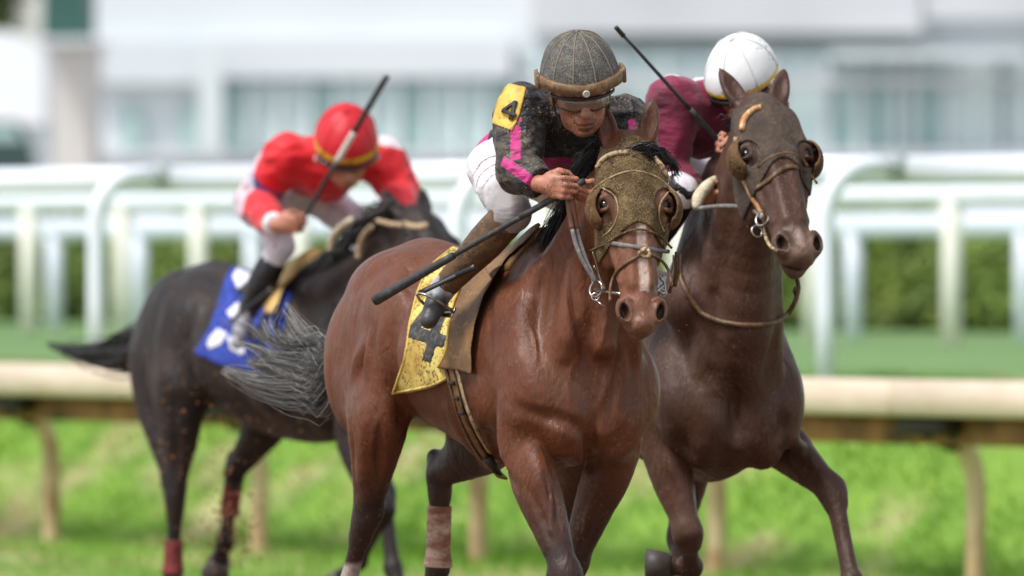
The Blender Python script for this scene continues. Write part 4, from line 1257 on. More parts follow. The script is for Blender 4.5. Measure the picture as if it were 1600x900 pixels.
# leg wraps
m_red_wrap = mat('red_bandage', srgb(128, 48, 46), .8, noise=[(30, srgb(76, 38, 34), .45, .7, U1)], bump=[(60, .6, .004, (1, 1, 3))])
m_wrap = mat('muddy_bandage', srgb(206, 176, 156), .85, noise=[(9, srgb(146, 98, 72), .42, .60, (1, 1, 2.6)), (60, srgb(112, 74, 54), .52, .85, U1)], bump=[(50, .7, .005, (1, 1, 5))])
def wrap(H, hk, ft, a, b, r, m):
    hk, ft = np.asarray(hk), np.asarray(ft); mb = MB(); n = 18
    t = np.linspace(a, b, n); pts = [hk + (ft - hk) * x for x in t]
    rad = r * (1 + .05 * (np.arange(n) % 2) + .22 * np.clip((t - .82) / .15, 0, 1))
    mb.tube(pts, rad, 16, side=(0, 1, 0), fl=.92); return mb.build('leg_wrap', m, H.o, shift=H.base)
wrap(HL, hk3, ft3, .55, .97, .043, m_red_wrap)
wrap(HL, hk4, ft4, .18, .62, .043, m_red_wrap)
f = FR
wrap(HF, hk4f, ft4f, .33, .98, .044, m_wrap)

# ================================================================== RIDERS
def cloth_mat(name, rough=.7, mud=None, th=-.1, folds=1.0):
    return mat(name, (1, 1, 1, 1), rough, attr=True, spec=.35, sheen=.15,
               noise=[(14, mud, .42, .72, U1)] if mud else None, specks=[(90, mud, th)] if mud else None,
               bump=[(9, .45 * folds, .03, (1, 1, 2.2)), (28, .35 * folds, .010, U1), (300, .2, .001, U1)])
m_skin = mat('skin', srgb(190, 128, 104), .5, sss=.15, noise=[(25, srgb(150, 88, 68), .45, .75, U1), (60, srgb(120, 84, 62), .58, .8, U1)], bump=[(90, .25, .002, U1)])
m_skin_m = mat('muddy_skin', srgb(168, 108, 84), .5, sss=.1, attr=True, specks=[(160, srgb(92, 68, 50), -.12)], noise=[(30, srgb(120, 84, 62), .48, .8, U1)], bump=[(90, .3, .002, U1)])

def flat_side(d, ref): return nrm(np.cross(d, ref))

def finger_chain(base, dx, dz, lens, rads, angs):
    """bends in the dx/dz plane, angles in degrees from dx towards -dz"""
    p = np.asarray(base, float); pts = [p]
    for L, a in zip(lens, angs):
        a = math.radians(a); p = p + (dx * math.cos(a) - dz * math.sin(a)) * L; pts.append(p)
    return pts

def hand_prims(wr, fx, gy, s=1.0, curl=1.0, k=.004):
    """wr wrist, fx direction the hand points, gy direction of the thumb side (across the palm)"""
    X = nrm(fx); Y = nrm(np.asarray(gy, float) - X * (np.asarray(gy, float) @ X)); Z = np.cross(X, Y)
    if s < 0: Z = -Z
    g = lambda a, b, c: np.asarray(wr) + X * a + Y * b + Z * c
    R = np.stack([X, Y, Z], 1)
    P = [Cone(g(-.01, 0, 0), g(.03, 0, 0), .025, .030, .015, Z, .7),
         Ell(g(.050, 0, 0), (.048, .041, .0165), R, .012), Ell(g(.035, .026, -.008), (.034, .018, .016), R, .012)]
    for i in range(4):
        b = g(.088 - .004 * abs(i - 1), .030 - .0205 * i, .002)
        l = [(.040, .026, .020), (.044, .029, .021), (.041, .027, .020), (.032, .021, .018)][i]
        st = (0, 6, 12, 18)[i]
        pts = finger_chain(b, X, Z, l, None, (38 * curl + st * .4, 118 * curl + st, 178 * curl + st * .5))
        P.append(Chain([g(.055, .026 - .018 * i, .004), b], [.0095, .0098], .006, n=1))
        P.append(Chain(pts, [.0098 - .0006 * i * .5, .0090, .0082, .0068], k, n=1))
        P.append(Ell(b + Z * .003, (.0105, .0095, .0095), R, .004))
    t0 = g(.018, .030, -.010); t1 = g(.050, .050, -.020); t2 = g(.078, .046, -.032); t3 = g(.094, .030, -.040)
    P.append(Chain([t0, t1, t2, t3], [.015, .0125, .0105, .008], k, n=1))
    return P, (g, X, Y, Z)

def face_prims():
    """head frame: x = own right, y = down, z = face direction; origin at the middle of the skull"""
    P = [Ell((0, -.03, -.012), (.074, .092, .094), None, .02),
         Ell((0, .045, .018), (.053, .068, .066), None, .04), Ell((0, .092, .052), (.030, .024, .028), None, .03),
         Ell((0, -.012, .078), (.052, .013, .014), None, .015),                       # brow
         Chain([(0, -.002, .084), (0, .020, .100), (0, .036, .112)], [.010, .012, .0145], .009, n=2),
         Ell((0, .068, .086), (.022, .0062, .010), None, .005), Ell((0, .081, .084), (.019, .0068, .010), None, .005),
         Ell((0, .0745, .096), (.023, .0026, .012), None, .003, 's'), Ell((0, .092, .078), (.022, .005, .010), None, .008, 's'),
         Chain([(.016, .044, .098), (.030, .058, .084), (.034, .076, .070)], [.003] * 3, .005, n=1, op='s'), Chain([(-.016, .044, .098), (-.030, .058, .084), (-.034, .076, .070)], [.003] * 3, .005, n=1, op='s'), Ell((0, .058, .080), (.028, .014, .014), None, .012)]
    for s in (1, -1):
        P += [Ell((s * .034, .028, .062), (.021, .014, .017), None, .014),               # cheekbone
              Ell((s * .031, .008, .090), (.019, .013, .017), None, .008, 's'),          # eye hollow
              Ell((s * .010, .040, .103), (.0075, .0065, .008), None, .005),             # nostril wing
              Ell((s * .006, .046, .104), (.003, .0025, .005), None, .002, 's'),
              Ell((s * .042, .062, .024), (.016, .034, .034), None, .022),               # jaw
              Ell((s * .076, .012, -.010), (.009, .032, .020), None, .008)]
    return P

def limb(a, b, ra, rb, k=.02, mid=None, n=3):
    a, b = np.asarray(a, float), np.asarray(b, float)
    return Chain([a, a + (b - a) * .45, b], [ra, mid or (ra + rb) / 2 * 1.04, rb], k, n=n)

def wrinkle(V, amp, sc=22, st=(1, 1, 1), seed=3):
    return amp * (1 - 2 * np.abs(vnoise(np.asarray(V) * st, sc, seed)))

def puff(model, amp, sc, seed, st=(1, 1, 1)):
    """cloth folds: ridged noise added to the distance"""
    return Fn(model, lambda P, b: b(P) - wrinkle(P + .02 * vnoise(P, 9, seed)[:, None], amp, sc, st, seed))

def dress(V, Q=None):
    pass

class J: pass
def build_rider(fr, base, label, j, mats, cols, mud=False, res=.0042, face_dir=None, face_tilt=0, hs=1.12, sl=1.15, bulk=1.0):
    """j: dict of joint positions in the horse's frame"""
    o = empty('person', fr.mat(base), label, 'person', 'jockeys in the race')
    r = J(); r.o, r.base, r.fr, r.j = o, base, fr, j
    g = {k: np.asarray(v, float) for k, v in j.items()}
    hd = g['head']; fd = face_dir; dn = np.array([0, 0, -1.0])
    y = dn - fd * (dn @ fd); y = nrm(y)
    if face_tilt:
        x = np.cross(y, fd); y = nrm(y * math.cos(math.radians(face_tilt)) + x * math.sin(math.radians(face_tilt)))
    M = np.eye(4); M[:3, :3] = frame_from(y, fd); M[:3, 3] = hd; r.M = M
    hp = Group(face_prims(), M, .015, sc=hs); r.hs = hs
    # ---- body: one continuous figure
    cm = (g['shR'] + g['shL']) / 2; hc = (g['hipR'] + g['hipL']) / 2; ax = nrm(cm - hc); lat = nrm(g['shL'] - g['shR'])
    up = nrm(np.cross(ax, lat)); up = up if up[2] > 0 else -up
    neck = cm + ax * .02 + up * .01
    def torso(s, e, chest=None):
        return [Chain([hc, hc + (cm - hc) * .35 + up * .025, hc + (cm - hc) * .72 + up * .02, cm - ax * .02], [.105 + e, .098 + e, .112 + e, .095 + e], .05, side=up, fl=[.95, .9, .88, .85], n=4),
                Cone(g['shR'] * .86 + cm * .14, g['shL'] * .86 + cm * .14, .062 + e, .062 + e, .06)]
    P = torso(1, -.012)
    P += [Cone(neck - ax * .02, hd - M[:3, 2] * .03 + M[:3, 1] * .03, .056, .050, .03), hp]
    for s, S_ in (('R', -1), ('L', 1)):
        P += [limb(g['sh' + s], g['el' + s], .044, .034, .03), limb(g['el' + s], g['wr' + s], .036, .024, .015, .032),
              limb(g['hip' + s], g['kn' + s], .074, .050, .04), limb(g['kn' + s], g['an' + s], .046, .028, .02, .042),
              Chain([g['an' + s], (g['an' + s] * .6 + g['toe' + s] * .4), g['an' + s] * .25 + g['toe' + s] * .75], [.028, .024, .016], .02, n=2)]
        hpz, fr_ = hand_prims(g['wr' + s] + nrm(g['wr' + s] - g['el' + s]) * .012, g['hx' + s], g['hy' + s], -S_ if s == 'R' else -S_, 1.0)
        P += hpz; setattr(r, 'hand' + s, fr_)
    body = Model(P); r.body = body
    allp = np.array([v for k, v in g.items() if k[:2] not in ('hx', 'hy')])
    lo, hi = allp.min(0) - .17, allp.max(0) + .17; r.lo, r.hi = lo, hi
    mud_skin = mats['skin']
    def colb(V):
        c = np.tile(np.array(srgb(184, 122, 98), f32), (len(V), 1))
        h = (V - M[:3, 3].astype(f32)) @ M[:3, :3].astype(f32) / hs
        ok = (np.abs(h) < .16).all(1)
        lips = ok * np.clip(1.3 - np.hypot(h[:, 0] / .024, (h[:, 1] - .0745) / .010), 0, 1) * (h[:, 2] > .07)
        c = mixcol(c, lips * .8, srgb(150, 72, 62))
        if mud:
            n_ = vnoise(V, 35, 2); c = mixcol(c, ok * np.clip(.45 + n_ + (np.abs(h[:, 1] - .05) > .045) * .2, 0, 1) * .7, srgb(96, 70, 52))
            c = mixcol(c, ok * np.clip(1.2 - np.abs(h[:, 0]) / .022, 0, 1) * (np.abs(h[:, 1] - .09) < .02) * .5, srgb(90, 66, 50))
        return c
    organic('body', body, lo, hi, .009, mud_skin, o, colb, shift=base, it=1, fines=((.18, 3, res), (-.30, .08, res), (1.76, 3, res)))
    # ---- jacket
    JP = torso(1, .010 * bulk)
    JP.append(Ell(cm - ax * .10 - up * .055, (.10 * bulk, .12, .09), np.stack([nrm(ax), nrm(lat), nrm(up)], 1), .05))
    JP.append(Cone(neck - ax * .04, neck + ax * .012, .070, .060, .03))
    for s in 'RL':
        cuff = g['wr' + s] - nrm(g['wr' + s] - g['el' + s]) * (.015)
        JP += [limb(g['sh' + s], g['el' + s], .068 * sl, .054 * sl, .035, .064 * sl), limb(g['el' + s], cuff, .055 * sl, .036 * (.5 + .5 * sl), .015, .052 * sl)]
    jm = Model(JP); r.jm = jm
    waist = hc + (cm - hc) * cols.get('hem', .10)
    def jfn(P, b):
        d = b(P) - wrinkle(P, .0085, 13, (1, 1, 1.3), 5) - wrinkle(P, .0035, 34, (1, 1, 1), 8)
        cut = np.minimum((P - waist.astype(f32)) @ (-ax).astype(f32), 9)
        arms = np.minimum(np.linalg.norm(P - g['elR'].astype(f32), axis=1), np.linalg.norm(P - g['elL'].astype(f32), axis=1)) - .2
        arms = np.minimum(arms, np.minimum(np.linalg.norm(P - g['wrR'].astype(f32), axis=1), np.linalg.norm(P - g['wrL'].astype(f32), axis=1)) - .15)
        d = np.maximum(d, np.minimum(cut, arms + .0))
        for s in 'RL':      # open cuffs
            e = nrm(g['wr' + s] - g['el' + s]).astype(f32); q = (P - g['wr' + s].astype(f32)) @ e + .012
            near = np.linalg.norm(P - g['wr' + s].astype(f32), axis=1) - .07
            d = np.maximum(d, -np.maximum(near, -q))
        return d
    r.jmodel = Fn(jm, jfn)
    organic('jacket', r.jmodel, lo, hi, res * 1.15, mats['jacket'], o, lambda V: cols['jacket'](V, r, g, dict(ax=ax, lat=lat, up=up, cm=cm, hc=hc)), shift=base, it=1)
    # ---- breeches
    BP = [Chain([hc + (cm - hc) * .24, hc, hc - ax * .05], [.108, .116, .095], .05, side=up, fl=.95, n=2)]
    for s in 'RL':
        BP += [limb(g['hip' + s], g['kn' + s], .086, .060, .05, .078), Cone(g['kn' + s], g['kn' + s] + (g['an' + s] - g['kn' + s]) * .22, .060, .050, .015)]
    bm = Model(BP); r.bm = bm
    organic('breeches', puff(bm, .004, 20, 11), lo, hi, res * 1.5, mats['breeches'], o, lambda V: cols['breeches'](V, r, g), shift=base, it=1)
    # ---- boots
    for s in 'RL':
        kn, an, toe = g['kn' + s], g['an' + s], g['toe' + s]; d = nrm(an - kn); fd2 = nrm(toe - an)
        top = kn + (an - kn) * cols.get('boot_top', .10)
        heel = an + d * .035 - fd2 * .02
        P_ = [Chain([top, top + (an - top) * .35, top + (an - top) * .7, an], [.060, .060, .048, .041], .015, n=3)]
        sp = Cone(top - d * .06, top + d * .012, .052, .047, .006, op='s'); P_.append(sp)
        mdl = Fn(Model(P_), lambda P, b: b(P) - wrinkle(P, .0016, 30, (1, 1, 1), 4))
        F_ = [Chain([heel, an + d * .02 + fd2 * .02, (an + toe) / 2 + d * .012, toe + fd2 * .01], [.034, .038, .036, .030], .02, n=3), Cone(an - d * .05, an, .043, .042, .02)]
        F_.append(Cone(heel + d * .022 - fd2 * .005, heel + d * .026 + fd2 * .02, .024, .024, .008))
        l2, h2_ = np.minimum(np.minimum(top, an), toe) - .09, np.maximum(np.maximum(top, an), toe) + .09
        organic('boot', mdl, l2, h2_, res, mats['boot'], o, lambda V: cols['boot'](V, r, g, s), shift=base)
        organic('shoe', Model(F_), l2, h2_, res * 1.2, mats['shoe'], o, lambda V: cols['shoe'](V, r, g, s), shift=base)
    # ---- helmet
    def H(x, y_, z): return M[:3, :3] @ np.array([x, y_, z]) * hs + M[:3, 3]
    r.H = H
    HP = Model([Group([Ell((0, -.040, -.010), (.108, .126, .128), None, .02), Ell((0, -.028, .030), (.098, .085, .088), None, .03)], M, 0, sc=hs)])
    r.helm = HP
    def hfn(P, b):
        h = (P - M[:3, 3].astype(f32)) @ M[:3, :3].astype(f32) / hs
        d = b(P); rim = h[:, 1] - (-.028 + .055 * np.clip(-h[:, 2] / .12, 0, 1))
        return np.maximum(np.maximum(d, rim), -(d + .012))
    organic('helmet', Fn(HP, hfn), hd - .2, hd + .2, res, mats['helmet'], o, lambda V: cols['helmet'](V, r, (V - M[:3, 3].astype(f32)) @ M[:3, :3].astype(f32) / hs), shift=base)
    return r

def const(c): return lambda V, *a: np.tile(np.array(c, f32), (len(V), 1))
def segdist(V, a, b):
    a = np.asarray(a, f32); b = np.asarray(b, f32); ab = b - a
    t = np.clip(((V - a) @ ab) / (ab @ ab), 0, 1); return np.linalg.norm(V - a - t[:, None] * ab, axis=1), t

# ---------------------------------------------------------------- leading rider
f = FR
j1 = dict(head=f.F(907, 141, .40), shR=f.L(812, 172, -.20), shL=f.L(978, 192, .16), elR=f.L(811, 268, -.255), elL=f.L(1000, 262, .20),
          wrR=f.F(843, 287, .36), wrL=f.F(955, 300, .42), hipR=f.L(770, 262, -.12), hipL=f.L(815, 255, .12),
          knR=f.L(800, 333, -.21), knL=f.L(965, 350, .20), anR=f.L(695, 448, -.34), anL=f.L(905, 455, .34), toeR=f.L(672, 496, -.40), toeL=f.L(915, 500, .38))
tipw = f.L(585, 470, -.60)
j1['hyR'] = nrm(j1['wrR'] - tipw); j1['hxR'] = f.dir(62, -6); j1['hxL'] = f.dir(-60, -10); j1['hyL'] = f.dir(20, 30)
m_j1 = mat('muddy_silk', (1, 1, 1, 1), .55, attr=True, spec=.4, sheen=.1, noise=[(22, srgb(96, 84, 68), .56, .78, (1, 1, 2))], specks=[(110, srgb(110, 96, 76), -.16)], bump=[(9, .55, .03, (1, 1, 2.4)), (30, .5, .012, (1, 1, 2)), (300, .2, .001, U1)])
m_b1 = cloth_mat('white_breeches_cloth', .6, None)
m_boot1 = mat('muddy_boot', srgb(92, 66, 42), .6, attr=True, noise=[(30, srgb(128, 98, 66), .45, .75, U1)], specks=[(120, srgb(60, 44, 30), -.1)], bump=[(60, .4, .004, U1)])
m_helm1 = mat('muddy_helmet_cloth', srgb(74, 72, 72), .75, attr=True, specks=[(230, srgb(122, 116, 104), -.04)], noise=[(40, srgb(56, 55, 55), .45, .7, U1), (110, srgb(112, 108, 98), .55, .8, U1)], bump=[(120, .6, .004, U1)])
def col_j1(V, r, g, a):
    n1 = vnoise(V, 24, 3); n2 = vnoise(V * np.array([1, 1, 2.5], f32), 40, 6)
    c = np.tile(np.array(srgb(26, 23, 25), f32), (len(V), 1))
    dR, tR = segdist(V, g['shR'], g['elR']); dR2, tR2 = segdist(V, g['elR'], g['wrR'])
    dL, tL = segdist(V, g['shL'], g['elL']); dL2, tL2 = segdist(V, g['elL'], g['wrL'])
    dT, tT = segdist(V, a['hc'], a['cm'])
    arm = (np.minimum(np.minimum(dR, dR2), np.minimum(dL, dL2)) < .085) & (((V - a['cm'].astype(f32)) @ a['lat'].astype(f32) < -.13) | ((V - a['cm'].astype(f32)) @ a['lat'].astype(f32) > .13))
    c = mixcol(c, arm * np.clip(.38 + .9 * n2 + .3 * n1, 0, .9), srgb(84, 76, 66))
    back = (V - a['cm'].astype(f32)) @ a['up'].astype(f32)
    c = mixcol(c, (~arm) * np.clip((back - .05) / .05, 0, 1) * np.clip(.3 + .6 * n1, 0, 1), srgb(74, 66, 58))
    mag = np.array(srgb(205, 40, 132), f32)
    # sleeve stripe faces the camera
    cam_ = nrm(np.array([math.cos(f.th), -math.sin(f.th), .15]))
    for p0, p1 in (('shR', 'elR'), ('elR', 'wrR'), ('shL', 'elL'), ('elL', 'wrL')):
        A, B_ = g[p0], g[p1]; e = nrm(B_ - A); side = nrm(np.cross(e, cam_)); q = V - A.astype(f32)
        t = q @ e.astype(f32) / np.linalg.norm(B_ - A); lat = q @ side.astype(f32); fro = q @ cam_.astype(f32) - (t * float((B_ - A) @ cam_))
        off = .012 if p0[-1] == 'R' else -.01
        w_ = arm * (np.abs(lat - off) < .0165) * (fro > 0) * (t > -.05) * (t < 1.03)
        c = mixcol(c, w_ * np.clip(.95 - .5 * np.clip(n2, 0, 1), 0, 1), mag)
    # magenta front panel and hem
    low = np.clip((.16 - tT) / .02, 0, 1) * (dT < .2) * (~arm)
    c = mixcol(c, low * .95, mag)
    z_ = V[:, 2] - (a['cm'][2] - .135)
    fr_ = (V[:, 0] > a['cm'][0] - .08) & (~arm) & (z_ < .0) & (dR > .075)
    c = mixcol(c, fr_ * .92, srgb(176, 32, 104))
    return c
def col_b1(V, r, g):
    c = np.tile(np.array(srgb(232, 228, 232), f32), (len(V), 1))
    n1 = vnoise(V, 16, 4)
    dk, tk = segdist(V, g['hipR'], g['knR']); dk2, tk2 = segdist(V, g['hipL'], g['knL'])
    t = np.where(dk < dk2, tk, tk2)
    c = mixcol(c, np.clip((t - .50 + .15 * n1) / .25, 0, 1) * .8, srgb(116, 108, 104))
    c = mixcol(c, np.clip(vnoise(V, 50, 9) - .1, 0, 1) * .7, srgb(150, 140, 134))
    # maroon lettering-like bands on the thigh
    e = nrm(g['knR'] - g['hipR']).astype(f32); q = (V - g['hipR'].astype(f32)) @ e
    ln = (np.abs(q - .10) < .004) | (np.abs(q - .16) < .004) | (np.abs(q - .22) < .003)
    lt = V[:, 2] - g['hipR'][2]
    c = mixcol(c, (ln & (V[:, 1] < -.05) & (np.abs(lt) < .075)) * .85, srgb(110, 26, 44))
    return c
def col_boot1(V, r, g, s):
    c = np.tile(np.array(srgb(96, 70, 44), f32), (len(V), 1)); n1 = vnoise(V, 30, 4)
    return mixcol(c, np.clip(.3 + n1, 0, 1) * .6, srgb(58, 44, 32))
def col_shoe1(V, r, g, s):
    c = np.tile(np.array(srgb(176, 178, 186), f32), (len(V), 1)); n1 = vnoise(V, 45, 4)
    q = (V - g['an' + s].astype(f32)) @ nrm(g['toe' + s] - g['an' + s]).astype(f32)
    c = mixcol(c, np.clip(n1 * 1.5, 0, 1) * .5, srgb(110, 84, 62))
    return mixcol(c, np.clip((q - .035 + .02 * n1) / .02, 0, 1) * .9, srgb(40, 36, 32))
def col_h1(V, r, h):
    n1 = vnoise(V, 40, 4)
    c = np.tile(np.array(srgb(70, 68, 66), f32), (len(V), 1))
    c = mixcol(c, np.clip(.3 + n1, 0, 1) * .5, srgb(98, 94, 86))
    side = np.clip((np.abs(h[:, 0]) - .06) / .05, 0, 1)
    return mixcol(c, side * .5, srgb(84, 86, 92))
R1 = build_rider(f, (-.1, 0, 1.5), 'jockey in muddy black and magenta silks crouching on the leading bay horse', j1,
                 dict(skin=m_skin_m, jacket=m_j1, breeches=m_b1, boot=m_boot1, shoe=m_boot1_s if False else mat('silver_shoe', (1, 1, 1, 1), .45, attr=True, bump=[(50, .4, .004, U1)]), helmet=m_helm1),
                 dict(jacket=col_j1, breeches=col_b1, boot=col_boot1, shoe=col_shoe1, helmet=col_h1, boot_top=.06, hem=-.10), mud=True, face_dir=f.dir(7, -17), face_tilt=-5, hs=1.19, sl=1.2, bulk=1.15)
# helmet seams, band, goggles
H = R1.H; o = R1.o; sh = R1.base
m_seam = mat('helmet_piping', srgb(122, 114, 98), .7)
m_band = mat('goggle_band', srgb(112, 84, 56), .5, noise=[(30, srgb(150, 122, 90), .45, .75, (1, 1, 1)), (80, srgb(70, 50, 34), .5, .8, U1)], bump=[(70, .4, .003, U1)])
m_frame = mat('goggle_frame', srgb(44, 38, 34), .4)
m_lens = mat('dirty_lens', srgb(150, 122, 104), .12, trans=.3, alpha=.42, coat=.6)
m_steel = mat('steel', (.45, .44, .42, 1), .28, metal=1.0, noise=[(40, (.2, .15, .1, 1), .5, .75, U1)])
def on_helm(az, el):
    """point on the helmet; az around the crown (0 = front), el 0 rim .. 90 top"""
    a, e = math.radians(az), math.radians(el)
    return H(.14 * math.sin(a) * math.cos(e), -.03 - .14 * math.sin(e), -.005 + .145 * math.cos(a) * math.cos(e))
hat = None
for az in (-75, -45, -15, 15, 45, 75, 120, -120):
    pts, nr = project(R1.helm, [on_helm(az, e) for e in np.linspace(4, 86, 14)], .0005)
    mb = MB(); mb.tube(pts, .0026, 6); mb.build('seam', m_seam, o, shift=sh)
pts, nr = project(R1.helm, [on_helm(0, 90)], .0); MB().ball(pts[0], .008).build('button', m_seam, o, shift=sh)
# broad muddy band carried on the brow, standing proud at the temples
def bandpt(a, off, dy): 
    return H((.108 + off) * math.sin(a), -.034 + dy - .012 * abs(math.sin(a)) , -.006 + (.128 + off) * math.cos(a))
mb = MB(); pp = []; nn = []
for a in np.linspace(-1.75, 1.75, 41):
    pp.append(bandpt(a, .002 + .004 * abs(math.sin(a)) ** 3, 0)); nn.append(R1.M[:3, :3] @ np.array([math.sin(a), 0, math.cos(a)]))
ribbon(mb, pp, nn, .040, .012); mb.build('goggle_strap', m_band, o, shift=sh)
for sgn in (1, -1):
    c = bandpt(sgn * 1.4, .012, .002); R_ = R1.M[:3, :3]
    mb = MB(); mb.box(c, (.007, .025, .030), R_, .004); mb.build('strap_clip', m_band, o, shift=sh)
mb = MB(); c = bandpt(0.0, .022, .003); mb.torus(c, R1.M[:3, 2], .0085, .004, 14, 8); mb.ball(c, (.006, .006, .004), R=R1.M[:3, :3]); mb.build('toggle', mat('toggle', srgb(190, 186, 176), .4), o, shift=sh)
mb = MB(); pp = []; nn = []
for a in np.linspace(-1.35, 1.35, 31):
    pp.append(H(.088 * math.sin(a), -.006, .018 + .088 * math.cos(a))); nn.append(R1.M[:3, :3] @ np.array([math.sin(a), 0, math.cos(a)]))
ribbon(mb, pp, nn, .010, .006); mb.build('helmet_peak', m_frame, o, shift=sh)
# curved lens over the eyes
n_ = 25; m_ = 7; P_ = []
for i, a in enumerate(np.linspace(-1.2, 1.2, n_)):
    for k, t in enumerate(np.linspace(0, 1, m_)):
        yb = .034 - .012 * math.exp(-(a / .22) ** 2) - .010 * abs(a)
        P_.append(H(.078 * math.sin(a), -.004 + (yb + .004) * t, .026 + (.082 + .006 * math.sin(math.pi * t)) * math.cos(a)))
Q_ = [[i * m_ + k, i * m_ + k + 1, (i + 1) * m_ + k + 1, (i + 1) * m_ + k] for i in range(n_ - 1) for k in range(m_ - 1)]
lens = mkmesh('goggles', np.array(P_), np.array(Q_), m_lens, o, shift=sh)
sol = lens.modifiers.new('thickness', 'SOLIDIFY'); sol.thickness = .002
ed = np.array(P_).reshape(n_, m_, 3); loop = list(ed[:, 0]) + list(ed[-1, 1:]) + list(ed[::-1, -1]) + list(ed[0, ::-1])
mb = MB(); mb.tube(loop, .0028, 6); mb.build('goggle_frame', m_frame, lens, shift=sh)
for s_ in (1, -1):
    MB().ball(H(s_ * .031, .006, .083), .0115).build('eye', m_eye, o, shift=sh)
    pp = [H(s_ * .079, -.02, .0), H(s_ * .074, .05, .015), H(s_ * .045, .098, .03), H(0, .112, .04)]
    mb = MB(); mb.tube(crom(pp, 4), .0045, 6); mb.build('chin_strap', m_frame, o, shift=sh)

# sleeve patch with its number
patch_c, _ = project(R1.jmodel, [f.L(792, 175, -.27)], .0)
pc = patch_c[0]
pa = nrm(j1['elR'] - j1['shR']); 
def flat_on(fr, cx, cy, ang):
    """rotated picture-plane coordinates (pixels) of points, for laying flat cloth marks"""
    ca, sa = math.cos(math.radians(ang)), math.sin(math.radians(ang))
    def fn(P):
        wp = P @ np.stack([fr.h, fr.l, [0, 0, 1]]).astype(f32) + fr.O.astype(f32)
        x = (wp[:, 0] - fr.O[0]) * 474; z = wp[:, 2] * 474
        x0 = (cx - 800) / FPX * fr.O[1] * 474 - fr.O[0] * 474; z0 = (HC * 474 + (HOR - cy))
        u = x - x0; v = -(z - z0)
        return u * ca + v * sa, -u * sa + v * ca
    return fn
uv = flat_on(f, 797, 172, 18)
POLYP = [(-17, -38), (14, -40), (17, 0), (15, 32), (-20, 30), (-24, -5)]
def regp(P):
    u, v = uv(P); return np.maximum(poly2(u, v, POLYP) / 474, (P[:, 1] + .12))
m_yel = mat('yellow_cloth', srgb(222, 186, 84), .6, noise=[(14, srgb(150, 110, 48), .5, .72, U1), (50, srgb(120, 90, 50), .6, .85, U1)], bump=[(22, .5, .008, U1)])
m_blk = mat('black_print', srgb(34, 32, 32), .6, noise=[(40, srgb(80, 72, 58), .5, .8, U1)])
pl, ph = pc - .13, pc + .13
pat = organic('number_patch', shell(R1.jmodel, .005, regp), pl, ph, .004, m_yel, o, shift=sh)
FOUR = [(3, -15), (9, -15), (9, 4), (13, 4), (13, 9), (9, 9), (9, 16), (3, 16), (3, 9), (-11, 9), (-11, 4)]
def reg4(P):
    u, v = uv(P); u = u + 1
    d = poly2(u, v, FOUR); inn = poly2(u, v, [(-5, 4), (3, 4), (3, -7)])
    return np.maximum(np.maximum(d, -inn) / 474, P[:, 1] + .12)
organic('number', shell(R1.jmodel, .013, reg4, 0.003), pl, ph, .0028, m_blk, pat, shift=sh)

# ---------------------------------------------------------------- rider in red
f = LR
j3 = dict(head=f.F(541, 236, .34), shR=f.L(447, 245, -.19), shL=f.L(598, 250, .19), elR=f.L(396, 318, -.24), elL=f.L(628, 305, .26),
          wrR=f.F(432, 352, .30), wrL=f.F(618, 345, .45), hipR=f.L(415, 300, -.12), hipL=f.L(480, 295, .12),
          knR=f.L(438, 385, -.22), knL=f.L(600, 380, .24), anR=f.L(385, 490, -.32), anL=f.L(540, 490, .32), toeR=f.L(372, 532, -.37), toeL=f.L(560, 530, .36))
tip3 = f.F(605, 118, .74)
j3['hyR'] = nrm(tip3 - j3['wrR']); j3['hxR'] = f.dir(75, 5); j3['hxL'] = f.dir(-50, -20); j3['hyL'] = f.dir(20, 30)
m_red = mat('red_silk', (1, 1, 1, 1), .55, attr=True, sheen=.2, spec=.4, bump=[(9, .5, .03, (1, 1, 2)), (28, .3, .01, U1)])
def col_j3(V, r, g, a):
    c = np.tile(np.array((.72, .012, .022, 1), f32), (len(V), 1))
    n1 = vnoise(V, 24, 3)
    dR, tR = segdist(V, g['shR'], g['elR']); lat = (V - a['cm'].astype(f32)) @ a['lat'].astype(f32)
    band = (lat < -.12) & (tR > .42) & (tR < .60)
    c = mixcol(c, band * (dR < .1) * .95, srgb(30, 60, 120))
    back = (V - a['cm'].astype(f32)) @ a['up'].astype(f32)
    c = mixcol(c, (lat > .13) * (back > .03) * (V[:, 2] > g['shL'][2] + .02) * .95, srgb(225, 220, 225))
    c = mixcol(c, (lat < -.15) * (V[:, 0] < g['shR'][0] - .07) * .8, srgb(214, 214, 226))
    dw = np.minimum(np.linalg.norm(V - g['wrR'].astype(f32), axis=1), np.linalg.norm(V - g['wrL'].astype(f32), axis=1))
    return mixcol(c, (dw < .065) * 1.0, srgb(232, 230, 232))
def col_h3(V, r, h):
    c = np.tile(np.array((.60, .010, .022, 1), f32), (len(V), 1))
    y = h[:, 1] - .2 * np.clip(-h[:, 2], 0, 1)
    c = mixcol(c, (np.abs(y + .050 - .35 * 0) < .009) * 1.0, srgb(206, 170, 40))
    return c
m_white_c = mat('white_cloth', srgb(224, 220, 228), .6, noise=[(14, srgb(196, 188, 196), .45, .75, U1)], bump=[(10, .5, .02, U1)])
m_blackleather = mat('black_leather', srgb(26, 24, 26), .4)
m_silver = mat('silver_leather', srgb(170, 170, 178), .4, noise=[(40, srgb(70, 62, 56), .5, .7, U1)])
